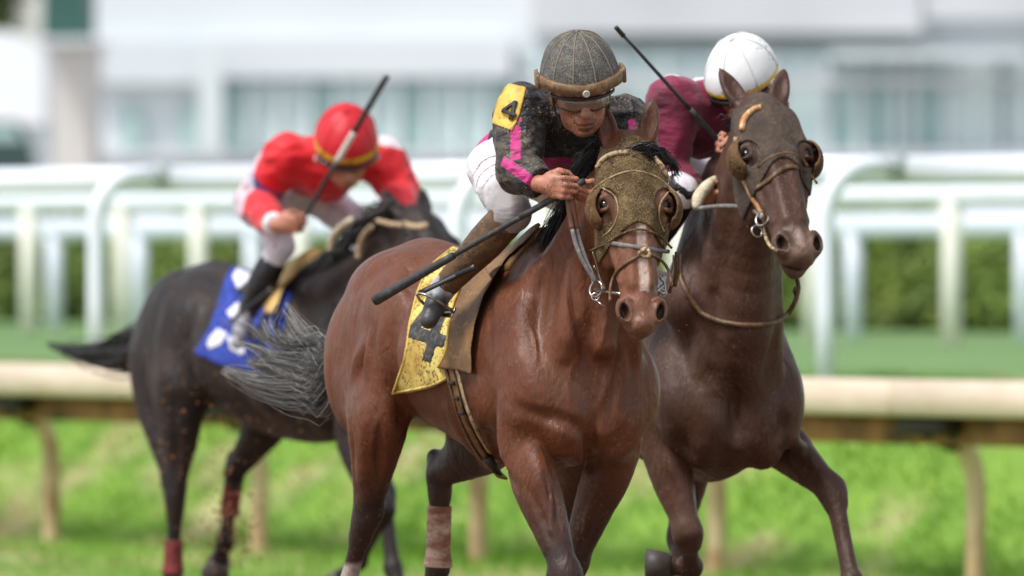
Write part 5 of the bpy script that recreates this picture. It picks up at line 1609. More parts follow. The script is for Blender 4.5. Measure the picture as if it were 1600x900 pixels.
R3 = build_rider(f, (-.1, 0, 1.5), 'jockey in bright red silks and yellow-banded red helmet riding the black horse', j3,
                 dict(skin=m_skin, jacket=m_red, breeches=m_white_c, boot=m_blackleather, shoe=m_silver, helmet=mat('red_helmet', (1, 1, 1, 1), .5, attr=True, bump=[(20, .2, .01, U1)])),
                 dict(jacket=col_j3, breeches=const(srgb(224, 220, 228)), boot=const((1, 1, 1, 1)), shoe=const((1, 1, 1, 1)), helmet=col_h3, boot_top=.30),
                 res=.0078, face_dir=f.dir(8, -38), face_tilt=-3, hs=1.22, sl=1.4, bulk=1.2)
H = R3.H
mb = MB(); mb.tube([H(.1 * math.sin(a), -.012, .02 + .095 * math.cos(a)) for a in np.linspace(-1.4, 1.4, 21)], .012, 8); mb.build('goggles', mat('dark_goggles', srgb(40, 34, 34), .2, coat=.6), R3.o, shift=R3.base)
def cap_seams(r, m):
    for az in (-50, 0, 50, 110, -110, 180):
        a = math.radians(az)
        P, N = project(r.helm, [r.H(.14 * math.sin(a) * math.cos(e), -.03 - .14 * math.sin(e), -.005 + .145 * math.cos(a) * math.cos(e)) for e in np.linspace(.1, 1.5, 10)], .0)
        mb = MB(); mb.tube(P, .0035, 6); mb.build('seam', m, r.o, shift=r.base)
    P, N = project(r.helm, [r.H(0, -.2, 0)], .0); MB().ball(P[0], .011).build('button', m, r.o, shift=r.base)
cap_seams(R3, mat('red_piping', (.50, .008, .018, 1), .6))
for s_ in (1, -1):
    mb = MB(); mb.ball(H(s_ * .098, .005, .03), (.02, .02, .02)); mb.build('ear_pad', mat('ear_pad', srgb(214, 150, 150), .6), R3.o, shift=R3.base)

# ---------------------------------------------------------------- rider in maroon with a white helmet
f = RR
j2 = dict(head=f.F(1163, 136, .26), shR=f.L(1050, 160, -.22), shL=f.L(1190, 172, .16), elR=f.L(1040, 268, -.24), elL=f.L(1215, 262, .24),
          wrR=f.F(1112, 258, .30), wrL=f.F(1168, 246, .30), hipR=f.L(965, 235, -.28), hipL=f.L(1035, 225, -.06),
          knR=f.L(1064, 300, -.22), knL=f.L(1190, 340, .24), anR=f.L(1000, 415, -.31), anL=f.L(1130, 450, .32), toeR=f.L(985, 450, -.34), toeL=f.L(1140, 490, .36))
tip2 = f.F(962, 42, .42)
j2['wrR'] = f.F(1090, 306, .34)
j2['hyL'] = nrm(tip2 - j2['wrL']); j2['hxL'] = f.dir(-60, 30); j2['hxR'] = f.dir(60, 0); j2['hyR'] = f.dir(-20, 40)
m_maroon = mat('maroon_silk', (1, 1, 1, 1), .6, attr=True, sheen=.2, spec=.35, noise=[(9, srgb(70, 26, 36), .5, .75, U1)], bump=[(9, .5, .03, (1, 1, 2)), (28, .3, .01, U1)])
def col_j2(V, r, g, a):
    c = np.tile(np.array(srgb(128, 34, 66), f32), (len(V), 1)); n1 = vnoise(V, 20, 3)
    back = (V - a['cm'].astype(f32)) @ a['up'].astype(f32)
    c = mixcol(c, (back > .085) * (V[:, 0] > a['cm'][0] - .12) * .9, srgb(216, 208, 212))
    dR, tR = segdist(V, g['elR'], g['wrR'])
    c = mixcol(c, np.clip((.42 - (V[:, 2] - 1.55)) / .25 + n1 * .4, 0, 1) * (dR < .09) * .7, srgb(96, 58, 44))
    return c
def col_h2(V, r, h):
    c = np.tile(np.array((.80, .80, .80, 1), f32), (len(V), 1)); n1 = vnoise(V, 20, 3)
    c = mixcol(c, np.clip(n1 - .1, 0, 1) * np.clip((h[:, 1] + .09) / .05, 0, 1) * .7, srgb(160, 146, 130))
    return mixcol(c, (np.abs(h[:, 1] + .038) < .008) * 1.0, srgb(220, 180, 60))
R2 = build_rider(f, (-.1, 0, 1.5), 'jockey in maroon silks and a white helmet behind the head of the dark bay horse', j2,
                 dict(skin=m_skin, jacket=m_maroon, breeches=m_white_c, boot=m_blackleather, shoe=m_blackleather, helmet=mat('white_helmet', (1, 1, 1, 1), .45, attr=True, bump=[(20, .2, .01, U1)])),
                 dict(jacket=col_j2, breeches=const((1, 1, 1, 1)), boot=const((1, 1, 1, 1)), shoe=const((1, 1, 1, 1)), helmet=col_h2, boot_top=-.07),
                 res=.0075, face_dir=f.dir(-28, -32), face_tilt=0, hs=1.13, sl=1.3, bulk=1.25)
H = R2.H
mb = MB(); mb.tube([H(.1 * math.sin(a), -.012, .02 + .095 * math.cos(a)) for a in np.linspace(-1.4, 1.4, 21)], .011, 8); mb.build('goggles', m_frame, R2.o, shift=R2.base)
cap_seams(R2, mat('white_piping', (.66, .66, .66, 1), .6))

# ---------------------------------------------------------------- whips
m_whip = mat('whip_grip', srgb(52, 52, 54), .55, noise=[(60, srgb(86, 80, 72), .5, .75, U1)], bump=[(200, .5, .002, (1, 1, 1))])
m_whip_l = mat('whip_light', srgb(206, 200, 190), .55)
def whip(r, side, tip, label, extra, sections, back=.05):
    g, X, Y, Z = getattr(r, 'hand' + side)
    c = g(.098, 0, -.028)
    tip = np.asarray(tip, float); d = nrm(tip - c); a = c - d * back; L = np.linalg.norm(tip - a)
    w_ = empty('riding_whip', r.fr.mat(c), label, 'whip', 'whips carried by the jockeys')
    for (t0, t1, r0, r1, m, nm) in sections:
        n = 9; ts = np.linspace(t0, t1, n)
        rd = np.linspace(r0, r1, n)
        if nm == 'handle': rd = rd * (1 + .05 * (np.arange(n) % 2))
        mb = MB(); mb.tube([a + d * L * t for t in ts], rd, 12); mb.build(nm, m, w_, shift=c)
    return w_
whip(R1, 'R', tipw, 'dark padded whip held by the leading jockey, thick end pointing down and back', 0,
     [(0, .30, .0105, .0105, m_whip, 'handle'), (.30, .62, .0095, .009, m_whip, 'shaft'), (.62, .985, .0125, .0185, m_whip, 'popper'), (.985, 1.0, .0185, .017, m_frame, 'end_cap')])
whip(R3, 'R', tip3, 'black whip with a pale band raised in front of the jockey in red', 0,
     [(0, .45, .009, .010, m_frame, 'shaft'), (.45, .64, .0135, .0135, m_whip_l, 'pale_band'), (.64, 1.0, .0125, .0135, m_frame, 'popper')])
whip(R2, 'L', tip2, 'thin whip raised by the jockey in maroon, crossing in front of the pale windows', 0,
     [(0, .35, .0095, .0095, m_whip, 'handle'), (.35, .93, .0075, .0055, m_whip, 'shaft'), (.93, 1.0, .009, .008, m_frame, 'tip')])

# ================================================================== TACK, HAIR, FLYING DIRT
def pxof(fr, P):
    R = np.stack([fr.h, fr.l, [0, 0, 1]]).astype(f32); W = P @ R + fr.O.astype(f32)
    return 800 + W[:, 0] / W[:, 1] * FPX, HOR - (W[:, 2] - HC) / W[:, 1] * FPX
def strap(fr, model, pts, w, t, name, m, parent, sh, n=5, off=.002, proj=False):
    q = crom(pts, n); P, N = hit(fr, model, q)
    if proj: P, N = project(model, P, 0)
    P = P + N * off
    for _ in range(2): P[1:-1] = (P[:-2] + P[1:-1] * 2 + P[2:]) / 4; N[1:-1] = (N[:-2] + N[1:-1] * 2 + N[2:]) / 4
    mb = MB(); ribbon(mb, P, N, w, t); return mb.build(name, m, parent, shift=sh)
def cord(fr, model, pts, r, name, m, parent, sh, n=5, off=.004):
    q = crom(pts, n); P, N = hit(fr, model, q); P = P + N * off
    P[1:-1] = (P[:-2] + P[1:-1] * 2 + P[2:]) / 4
    mb = MB(); mb.tube(P, r, 8); return mb.build(name, m, parent, shift=sh)

m_hood = mat('muddy_hood', srgb(98, 80, 54), .9, spec=.2, noise=[(70, srgb(126, 106, 74), .42, .68, U1), (9, srgb(76, 60, 42), .42, .7, U1)], specks=[(300, srgb(148, 128, 94), -.10), (210, srgb(60, 46, 32), -.08)], bump=[(160, .9, .006, U1), (25, .4, .01, U1)])
m_hood2 = mat('dark_hood', srgb(74, 60, 50), .85, noise=[(60, srgb(96, 80, 62), .45, .7, U1), (8, srgb(54, 44, 38), .45, .7, U1)], bump=[(140, .8, .006, U1)])
m_cup = mat('blinker_cup', srgb(112, 84, 56), .8, spec=.2, noise=[(18, srgb(60, 44, 30), .4, .7, U1), (90, srgb(140, 116, 82), .55, .8, U1)])
m_rim = mat('cup_rim', srgb(168, 142, 104), .6, noise=[(60, srgb(90, 66, 44), .45, .7, U1)])
m_lea = mat('brown_leather', srgb(104, 76, 48), .5, noise=[(50, srgb(62, 44, 30), .45, .7, U1), (120, srgb(168, 140, 100), .6, .8, U1)], bump=[(90, .4, .002, U1)])
m_greyl = mat('grey_leather', srgb(112, 108, 106), .5, noise=[(60, srgb(160, 152, 146), .5, .75, U1), (90, srgb(70, 62, 56), .55, .8, U1)])
m_wool = mat('wool_binding', srgb(196, 172, 138), .9, noise=[(90, srgb(120, 92, 64), .45, .6, U1)], bump=[(150, .8, .004, U1)])
m_orange = mat('orange_strap', srgb(190, 134, 84), .6, noise=[(60, srgb(220, 190, 150), .5, .7, U1), (40, srgb(90, 60, 40), .55, .8, U1)])
m_cream = mat('sheepskin', srgb(216, 204, 178), .9, noise=[(40, srgb(180, 160, 124), .45, .7, U1)], bump=[(120, .8, .006, U1)])

def hood(Hh, m, arch, low, label, eyer=(.045, .058), front=True, seamc=None):
    fr, base = Hh.fr, Hh.base
    M = Hh.M; hs = Hh.hs
    c = M[:3, :3] @ np.array([0, .1, .05]) + M[:3, 3]
    o = empty('blinker_hood', fr.mat(c), label, 'blinkers')
    def loc(P): return (P - M[:3, 3].astype(f32)) @ M[:3, :3].astype(f32) / hs
    def reg(P):
        h = loc(P); ax_ = np.abs(h[:, 0])
        bot = arch + (low - arch) * np.clip(ax_ / .095, 0, 1) ** 1.6 
        d = h[:, 1] - bot
        d = np.maximum(d, -.045 - h[:, 1] + 0 * ax_)
        d = np.maximum(d, -.16 - h[:, 2])
        for s in (1, -1):
            e = np.sqrt(((h[:, 0] - s * .100) / eyer[0]) ** 2 + ((h[:, 1] - .198) / eyer[1]) ** 2 + ((h[:, 2] - .02) / .06) ** 2)
            d = np.maximum(d, (1 - e) * .04)
            e = np.sqrt(((h[:, 0] - s * .060) / .036) ** 2 + ((h[:, 1] + .048) / .055) ** 2 + ((h[:, 2] + .02) / .07) ** 2)
            d = np.maximum(d, (1 - e) * .04)
        return d * hs
    P0 = np.array([M[:3, :3] @ np.array(q) * hs + M[:3, 3] for q in [(a, b, z) for a in (-.19, .19) for b in (-.1, .48) for z in (-.2, .12)]])
    hm = Model([Hh.g])
    organic('hood', shell(hm, .0075, reg), P0.min(0), P0.max(0), .0036 if front else .006, m, o, shift=c)
    for s in (1, -1):
        def cupf(P, b):
            h = loc(P) - np.array([s * .112, .200, -.006], f32)
            q = h / np.array([.046, .066, .056], f32); k0 = np.linalg.norm(q, axis=1); d = (k0 - 1) * .048
            cut = np.maximum(h[:, 2] - (.036 + .55 * np.clip(h[:, 0] * s, -.1, .1)), -(h[:, 0] * s) + .002 - .25 * np.clip(-h[:, 2], 0, 1))
            return np.maximum(np.abs(d) - .0032, cut)
        class Z:
            pass
        whole = Fn(Model([Ell(M[:3, :3] @ np.array([s * .112, .2, -.006]) * hs + M[:3, 3], (.06, .07, .06))]), cupf)
        cc = M[:3, :3] @ np.array([s * .115, .2, -.006]) * hs + M[:3, 3]
        organic('eye_cup', whole, cc - .11, cc + .11, .0034 if front else .0055, m_cup, o, shift=c, it=1)
    return o, c, hm

ho, hc_, hm = hood(HF, m_hood, .270, .335, 'mud-caked blinker hood with two eye cups on the leading bay horse')
f = FR
hoodsurf = Fn(hm, lambda P, b: b(P) - .0075)
cord(f, hoodsurf, [(922, 300), (945, 282), (985, 267), (1025, 276), (1056, 302)], .0035, 'seam', m_rim, ho, hc_, off=.0)
cord(f, hoodsurf, [(922, 392), (944, 382), (970, 366), (1000, 358), (1030, 368), (1050, 388)], .0040, 'edge_binding', m_hood, ho, hc_, off=.0)
for pts in ([(934, 262), (944, 248), (962, 240), (982, 238)], [(1022, 246), (1034, 262), (1044, 284)]):
    cord(f, hoodsurf, pts, .0085, 'ear_binding', m_wool, ho, hc_, off=.003, n=7)
for pts in ([(942, 294), (960, 306), (966, 330), (958, 354), (942, 370)], [(1044, 300), (1032, 318), (1030, 342), (1038, 362)]):
    cord(f, hoodsurf, pts, .0030, 'eye_binding', m_rim, ho, hc_, off=.0)

def bridle(fr, label, c):
    return empty('bridle', fr.mat(c), label, 'bridle')
def hpt(Hh, x, y, z): return Hh.M[:3, :3] @ np.array([x, y, z]) * Hh.hs + Hh.M[:3, 3]
c = hpt(HF, 0, .35, .05)
br = bridle(f, 'muddy bridle with a knotted cross noseband and steel ring bit on the leading bay horse', c)
strap(f, hm, [(932, 377), (948, 379), (975, 383), (1005, 388), (1028, 391), (1044, 393)], .015, .004, 'noseband', m_greyl, br, c)
cord(f, hm, [(1006, 396), (985, 408), (966, 424), (956, 446), (955, 474)], .0055, 'crossed_strap', m_lea, br, c)
cord(f, hm, [(1008, 396), (1028, 404), (1042, 420), (1048, 448)], .0050, 'crossed_strap', m_lea, br, c)
strap(f, hm, [(928, 390), (934, 412), (940, 436), (946, 452)], .014, .005, 'cheek_strap', m_lea, br, c)
strap(f, hm, [(1050, 398), (1050, 420), (1046, 445)], .014, .005, 'cheek_strap', m_lea, br, c)
P, N = hit(f, hm, [(1008, 396)]); kn_ = P[0] + N[0] * .009
mb = MB(); Rk = HF.M[:3, :3]
mb.torus(kn_, Rk @ np.array([.2, .3, 1]), .013, .006, 16, 8); mb.torus(kn_ + Rk @ np.array([-.008, .004, .003]), Rk @ np.array([.9, .3, .4]), .010, .005, 14, 7); mb.torus(kn_ + Rk @ np.array([.01, .0, .002]), Rk @ np.array([-.4, .9, .4]), .010, .005, 14, 7)
mb.build('knot', m_wool, br, shift=c)
for s, pxy in ((1, (938, 452)), (-1, (1056, 448))):
    P, N = hit(f, hm, [pxy]); q = P[0] if s > 0 else hpt(HF, -.066, .45, -.045)
    q = q + HF.M[:3, 0] * s * .014
    mb = MB(); mb.torus(q, HF.M[:3, :3] @ np.array([s * .75, 0, .65]), .026, .0042, 22, 8)
    mb.torus(q + HF.M[:3, :3] @ np.array([s * .004, .026, .0]), HF.M[:3, :3] @ np.array([.3, .2, 1]), .012, .003, 14, 6)
    mb.torus(q + HF.M[:3, :3] @ np.array([s * .004, -.030, .0]), HF.M[:3, :3] @ np.array([s, .2, .4]), .012, .003, 14, 6)
    mb.tube([q + HF.M[:3, 0] * s * .004, hpt(HF, s * .040, .50, .0)], .0065, 8)
    mb.tube([q + HF.M[:3, :3] @ np.array([0, .038, .0]), q + HF.M[:3, :3] @ np.array([-s * .02, .065, .01])], .0035, 6)
    mb.build('bit_ring', m_steel, br, shift=c)
    if s > 0: qR = q
# buckles on the cheek
for pxy in ((931, 398), (934, 418)):
    P, N = hit(f, hm, [pxy]); mb = MB(); mb.torus(P[0] + N[0] * .008, N[0], .010, .0022, 12, 6, 1.3); mb.build('buckle', m_steel, br, shift=c)
# hanging side straps on the far cheek
for k, (a, b_) in enumerate((((1062, 396), (1054, 448)), ((1057, 394), (1046, 458)))):
    z0 = hpt(HF, -.082, .30, -.05 - .02 * k)
    F0 = z0[0]; mb = MB(); pts = [f.F(a[0], a[1], F0), f.F((a[0] + b_[0]) / 2 + 3, (a[1] + b_[1]) / 2, F0 + .01), f.F(b_[0], b_[1], F0)]
    mb.tube(crom(pts, 4), .0065, 6); mb.build('cheek_strap', m_lea, br, shift=c)
# right rein, two layers of leather from the bit to the hand
handp = f.F(884, 300, .40)
for k, dx in enumerate((0, 7)):
    a = f.F(886 + dx, 303, .40 + .02 * k); b_ = qR + np.array([0, 0, .02])
    m1 = f.F(893 + dx, 352, (.40 + b_[0]) / 2 - .02); m2 = f.F(906 + dx, 398, (.40 * .4 + b_[0] * .6))
    path = crom([a, m1, m2, b_], 8); nn = np.tile(nrm(np.array([math.cos(f.th), -math.sin(f.th), 0]) * 1.0 + np.array([0, -.4, 0])), (len(path), 1))
    kk = 9
    mb = MB(); ribbon(mb, path[:kk + 1], nn[:kk + 1], .018, .004); mb.build('rein_grip', mat('rubber_rein', srgb(132, 92, 74), .6), br, shift=c)
    mb = MB(); ribbon(mb, path[kk:], nn[kk:], .016, .004); mb.build('rein', m_greyl, br, shift=c)

# --- dark bay horse
f = RR
ho2, c2, hm2 = hood(HR, m_hood2, .245, .335, 'dark blinker hood with eye cups on the dark bay horse', front=False, eyer=(.036, .045))
hs2 = Fn(hm2, lambda P, b: b(P) - .0075)
cord(f, hs2, [(1160, 205), (1164, 185), (1178, 172), (1190, 168)], .011, 'ear_binding', m_orange, ho2, c2, n=6)
cord(f, hs2, [(1152, 215), (1150, 232), (1156, 256)], .008, 'edge_binding', m_wool, ho2, c2, n=5)
c = hpt(HR, 0, .35, .05)
b2_ = bridle(f, 'bridle with an orange-tan cheek strap and crossed noseband on the dark bay horse', c)
strap(f, hm2, [(1156, 252), (1164, 280), (1176, 305), (1190, 330), (1196, 345)], .024, .008, 'cheek_strap', m_orange, b2_, c)
strap(f, hm2, [(1178, 296), (1200, 284), (1222, 264), (1244, 262), (1262, 270), (1274, 286)], .018, .006, 'noseband', m_lea, b2_, c)
cord(f, hm2, [(1186, 262), (1206, 246), (1228, 240), (1248, 246), (1262, 262)], .007, 'hood_edge', m_lea, b2_, c)
P, N = hit(f, hm2, [(1196, 340)]); q = P[0] + N[0] * .01
mb = MB(); mb.torus(q, HR.M[:3, :3] @ np.array([.8, 0, .6]), .028, .005, 20, 8); mb.torus(q + np.array([0, -.02, -.045]), (1, .2, .3), .02, .004, 14, 6); mb.build('bit_ring', m_steel, b2_, shift=c)
cord(f, hm2, [(1196, 345), (1198, 370), (1206, 385), (1216, 392)], .006, 'chin_strap', m_wool, b2_, c)
mb = MB(); mb.tube(crom([q, f.F(1172, 326, .72), f.F(1130, 322, .60), f.F(1090, 326, .46)], 6), .0085, 8); mb.build('rein', m_greyl, b2_, shift=c)
mb = MB(); mb.tube(crom([f.F(1088, 326, .46), f.F(1092, 308, .44), f.F(1104, 292, .42), f.F(1118, 278, .40)], 5), [.012, .016, .019, .021, .022, .022, .022, .022, .022, .022, .021, .020, .018, .016, .013, .01][:16], 10); mb.build('sheepskin_grip', m_cream, b2_, shift=c)
# yoke strap round the base of the neck
body2 = HR.model
ys = empty('neck_strap', f.mat((.3, 0, 1.3)), 'thin tan neck strap looped round the chest of the dark bay horse', 'strap')
cord(f, body2, [(1062, 410), (1066, 440), (1082, 472), (1110, 496), (1146, 506), (1182, 508), (1212, 502), (1232, 486)], .0095, 'strap', m_lea, ys, (.3, 0, 1.3), n=6, off=.006)
mb = MB(); P, N = hit(f, body2, [(1232, 486)]); e0 = P[0] + N[0] * .006
mb.tube(crom([e0, f.F(1244, 468, e0[0] + .01), f.F(1248, 446, e0[0]), f.F(1240, 424, e0[0] - .04), f.F(1228, 408, e0[0] - .08)], 6), .0085, 8)
mb.ball(f.F(1245, 455, e0[0]), (.014, .014, .018)); mb.build('loose_end', m_lea, ys, shift=(.3, 0, 1.3))

# --- saddle cloths
def pxreg(fr, poly, lmax=0.0):
    def fn(P):
        Q = P.copy(); Q[:, 1] = -np.abs(Q[:, 1]); x, y = pxof(fr, Q)
        return poly2(x, y, poly) / 470
    return fn
def trunk_local(Hh): return Hh.model
def drape(P, a=.006): return .010 + a * np.clip(1.6 - P[:, 2], 0, .5) * 2 + .006 * vnoise(P, 7, 5) * np.clip(1.6 - P[:, 2], 0, .5) * 2
m_sc = mat('yellow_saddle_cloth', srgb(216, 198, 110), .7, noise=[(5, srgb(172, 136, 50), .42, .62, U1), (22, srgb(132, 104, 54), .52, .74, U1)], specks=[(70, srgb(120, 90, 48), -.10)], bump=[(9, .5, .02, U1), (90, .3, .003, U1)])
m_blk2 = mat('black_numeral', srgb(40, 40, 42), .6, noise=[(60, srgb(96, 92, 84), .5, .72, U1), (22, srgb(110, 90, 56), .54, .7, U1)], bump=[(60, .4, .004, U1)])
f = FR
cl = empty('saddle_cloth', f.mat((-.5, 0, 1.5)), 'muddy yellow saddle cloth with a black number 4 on the leading bay horse', 'saddle cloth')
CL = [(735, 360), (697, 392), (668, 418), (650, 455), (638, 505), (630, 560), (611, 617), (640, 614), (676, 606), (702, 592), (722, 560), (748, 470), (790, 400), (820, 350), (790, 340)]
lo_ = np.array((-.85, -.42, 1.0)); hi_ = np.array((.05, .36, 1.78))
trF = Model(trunk_prims(.06, 1.0))
org_cl = organic('cloth', shell(trF, lambda P: drape(P) + .02 * np.clip(1.22 - P[:, 2], 0, .2) * 4 + .009 * vnoise(P * np.array([2, 1, .5], f32), 9, 21), pxreg(f, CL), .001), lo_, hi_, .0062, m_sc, cl, shift=(-.5, 0, 1.5))
cle = Fn(trF, lambda P, b: b(P) - (drape(P) + .02 * np.clip(1.22 - P[:, 2], 0, .2) * 4 + .009 * vnoise(P * np.array([2, 1, .5], f32), 9, 21)))
cord(f, cle, [(702, 391), (671, 418), (653, 455), (641, 505), (633, 560), (615, 613)], .0045, 'hem', mat('cloth_hem', srgb(206, 176, 84), .8, noise=[(60, srgb(140, 110, 56), .5, .75, U1)]), cl, (-.5, 0, 1.5), off=.0, n=7)
cord(f, cle, [(616, 614), (640, 610), (676, 602), (700, 589)], .0045, 'hem', m_sc, cl, (-.5, 0, 1.5), off=.0, n=7)
big4 = [(0, -46), (16, -46), (16, 12), (28, 12), (28, 27), (16, 27), (16, 46), (0, 46), (0, 27), (-34, 27), (-34, 12)]
def r4(P):
    x, y = pxof(f, P); a = math.radians(17); X = x - 678; Y = y - 500
    u = X * math.cos(a) + Y * math.sin(a); v = -X * math.sin(a) + Y * math.cos(a); u = u * 1.05; v = v * .70
    d = poly2(u, v, big4); inn = poly2(u, v, [(-17, 12), (0, 12), (0, -20)])
    return np.maximum(np.maximum(d, -inn) / 470, P[:, 1] + .02)
organic('number', shell(trF, lambda P: drape(P) + .02 * np.clip(1.22 - P[:, 2], 0, .2) * 4 + .009 * vnoise(P * np.array([2, 1, .5], f32), 9, 21) + .003, r4, .004), np.array((-.8, -.4, 1.0)), np.array((-.1, -.02, 1.75)), .0045, m_blk2, cl, shift=(-.5, 0, 1.5))
# --- saddle with flap, girth, stirrup
sd_ = empty('saddle', f.mat((-.3, 0, 1.62)), 'brown racing saddle with a mud-stained flap, buckled girth and stirrup on the leading bay', 'saddle')
m_flap = mat('muddy_flap', srgb(126, 92, 52), .6, noise=[(8, srgb(92, 64, 36), .42, .7, U1), (50, srgb(160, 126, 76), .55, .8, U1)], bump=[(8, .6, .02, U1), (30, .3, .006, U1)])
S0 = (-.3, 0, 1.62)
organic('seat', shell(trF, lambda P: .035 + .03 * np.clip((-.30 - P[:, 0]) / .2, 0, 1), lambda P: np.maximum(np.maximum(np.abs(P[:, 1]) - .15, P[:, 0] + .06), -.52 - P[:, 0]), .012), (-.6, -.25, 1.4), (.0, .25, 1.8), .007, m_flap, sd_, shift=S0)
UF = [(741, 404), (770, 378), (806, 358), (838, 343), (846, 352), (820, 378), (792, 402), (776, 426), (768, 436), (757, 418)]
LF = [(742, 404), (776, 428), (755, 462), (742, 505), (736, 545), (737, 585), (712, 578), (683, 576), (695, 545), (700, 500), (716, 455)]
organic('flap', shell(trF, lambda P: .030 + .006 * vnoise(P, 12, 3), pxreg(f, LF), .010), lo_, np.array((.2, -.02, 1.75)), .0055, m_flap, sd_, shift=S0)
organic('flap', shell(trF, lambda P: .046 + .006 * vnoise(P, 9, 6), pxreg(f, UF), .028), lo_, np.array((.2, -.02, 1.75)), .0055, m_flap, sd_, shift=S0)
edge = Fn(trF, lambda P, b: b(P) - .030)
cord(f, edge, [(738, 410), (722, 445), (708, 480), (702, 515), (698, 548), (686, 574)], .0045, 'yellow_trim', m_yel, sd_, S0)
ge = Fn(trF, lambda P, b: b(P) - .008)
strap(f, ge, [(703, 572), (712, 604), (722, 640), (737, 678), (758, 715), (786, 745)], .056, .006, 'girth', m_flap, sd_, S0)
strap(f, Fn(trF, lambda P, b: b(P) - .016), [(714, 572), (722, 604), (732, 640), (748, 676), (766, 706)], .018, .005, 'girth_strap', m_rim, sd_, S0)
strap(f, Fn(trF, lambda P, b: b(P) - .016), [(698, 576), (706, 610), (716, 644), (732, 684), (752, 716)], .016, .005, 'girth_strap', m_lea, sd_, S0)
for pxy in ((707, 598), (714, 622), (722, 645)):
    P, N = hit(f, Fn(trF, lambda P, b: b(P) - .02), [pxy]); mb = MB()
    x_ = nrm(np.cross(N[0], (0, 0, 1))); y_ = np.cross(N[0], x_); mb.box(P[0] + N[0] * .004, (.024, .007, .004), np.stack([x_, y_, N[0]], 1), .002); mb.build('girth_buckle', m_iron, sd_, shift=S0)
P, N = hit(f, Fn(trF, lambda P, b: b(P) - .016), [(762, 716), (780, 742)])
mb = MB(); mb.tube([P[0], P[1]], [.018, .012], 10); mb.build('girth_end', m_iron, sd_, shift=S0)
# stirrup round the near shoe
def stirrup(r, s, parent, S0, m, out):
    an, to = r.j['an' + s], r.j['toe' + s]; an, to = np.asarray(an), np.asarray(to); d = nrm(to - an)
    c_ = an + (to - an) * .62 + np.array([0, 0, 0]); lat_ = nrm(np.cross(d, (0, 0, 1))); upv = np.cross(lat_, d)
    mb = MB(); pts = [c_ + lat_ * x * 1.0 + upv * z for x, z in ((-.048, -.042), (-.053, -.01), (-.046, .035), (-.025, .068), (0, .08), (.025, .068), (.046, .035), (.053, -.01), (.048, -.042), (-.048, -.042))]
    mb.tube(pts, .0052, 8); mb.box(c_ - upv * .044, (.050, .018, .004), np.stack([lat_, d, upv], 1), .002)
    o_ = mb.build('stirrup_iron', m, parent, shift=S0)
    mb = MB(); t_ = c_ + upv * .08; mid = (t_ + out) / 2
    ribbon(mb, crom([t_, mid, out], 4), np.tile(nrm((.35, -1, .2)), (9, 1)), .020, .004); mb.build('stirrup_leather', m_blackleather, parent, shift=S0)
stirrup(R1, 'R', sd_, S0, m_steel, f.L(738, 418, -.30))
stirrup(R1, 'L', sd_, S0, m_steel, np.array([-.12, .30, 1.5]))
mb = MB(); ribbon(mb, crom([f.L(742, 417, -.31), f.L(712, 430, -.345), f.L(686, 440, -.37)], 4), np.tile((0.35, -1.0, 0), (9, 1)), .020, .003); mb.build('stirrup_leather', m_blackleather, sd_, shift=S0)

# --- black horse: blue cloth, tan saddle pad, pale straps
f = LR
trL = Model(trunk_prims(-.02, 1.0))
cb = empty('saddle_cloth', f.mat((-.5, 0, 1.4)), 'blue saddle cloth with white markings on the black horse', 'saddle cloth')
m_blue = mat('blue_cloth', srgb(44, 70, 170), .65, noise=[(6, srgb(34, 54, 140), .45, .7, U1)], bump=[(9, .5, .02, U1)])
m_wmark = mat('white_print', srgb(222, 222, 232), .6)
CB = [(372, 400), (352, 430), (340, 470), (325, 515), (302, 552), (345, 572), (395, 583), (428, 582), (440, 540), (450, 480), (470, 420), (480, 380), (420, 380)]
l_, h_ = np.array((-.95, -.42, .95)), np.array((.1, .36, 1.7))
organic('cloth', shell(trL, lambda P: drape(P), pxreg(f, CB), .001), l_, h_, .010, m_blue, cb, shift=(-.5, 0, 1.4))
for pl_ in ([(374, 412), (398, 408), (402, 440), (388, 462), (370, 450), (362, 432)], [(322, 533), (340, 512), (356, 520), (345, 540), (326, 548)], [(352, 522), (366, 528), (372, 552), (360, 548)], [(368, 540), (380, 538), (384, 556), (372, 556)], [(352, 488), (372, 470), (384, 494), (370, 508)]):
    organic('white_marking', shell(trL, lambda P: drape(P) + .006, (lambda pp: (lambda P: np.maximum(poly2(*pxof(f, P), pp) / 370, P[:, 1])))(pl_), .004), np.array((-.95, -.42, .95)), np.array((-.1, 0, 1.7)), .008, m_wmark, cb, shift=(-.5, 0, 1.4))
s3_ = empty('saddle', f.mat((-.2, 0, 1.55)), 'racing saddle with a tan yellow pad edge on the black horse', 'saddle'); S3 = (-.2, 0, 1.55)
m_tany = mat('tan_pad', srgb(212, 178, 112), .7, noise=[(10, srgb(180, 140, 76), .45, .7, U1)], bump=[(20, .5, .01, U1)])
organic('seat', shell(trL, .035, lambda P: np.maximum(np.maximum(np.abs(P[:, 1]) - .15, P[:, 0] + .06), -.52 - P[:, 0]), .012), (-.6, -.25, 1.3), (.0, .25, 1.75), .010, m_blackleather, s3_, shift=S3)
PD = [(410, 474), (420, 430), (450, 405), (505, 368), (522, 372), (515, 392), (470, 422), (444, 448), (430, 490), (414, 490)]
organic('pad', shell(trL, .045, pxreg(f, PD), .008), l_, np.array((.3, .0, 1.75)), .009, m_tany, s3_, shift=S3)
stirrup(R3, 'R', s3_, S3, m_steel, f.L(425, 450, -.30))
strap(f, Fn(trL, lambda P, b: b(P) - .01), [(414, 490), (412, 540), (420, 590), (440, 640)], .06, .006, 'girth', m_blackleather, s3_, S3)
c = hpt(HL, 0, .3, .05)
b3_ = bridle(f, 'bridle and reins with pale straps on the black horse', c)
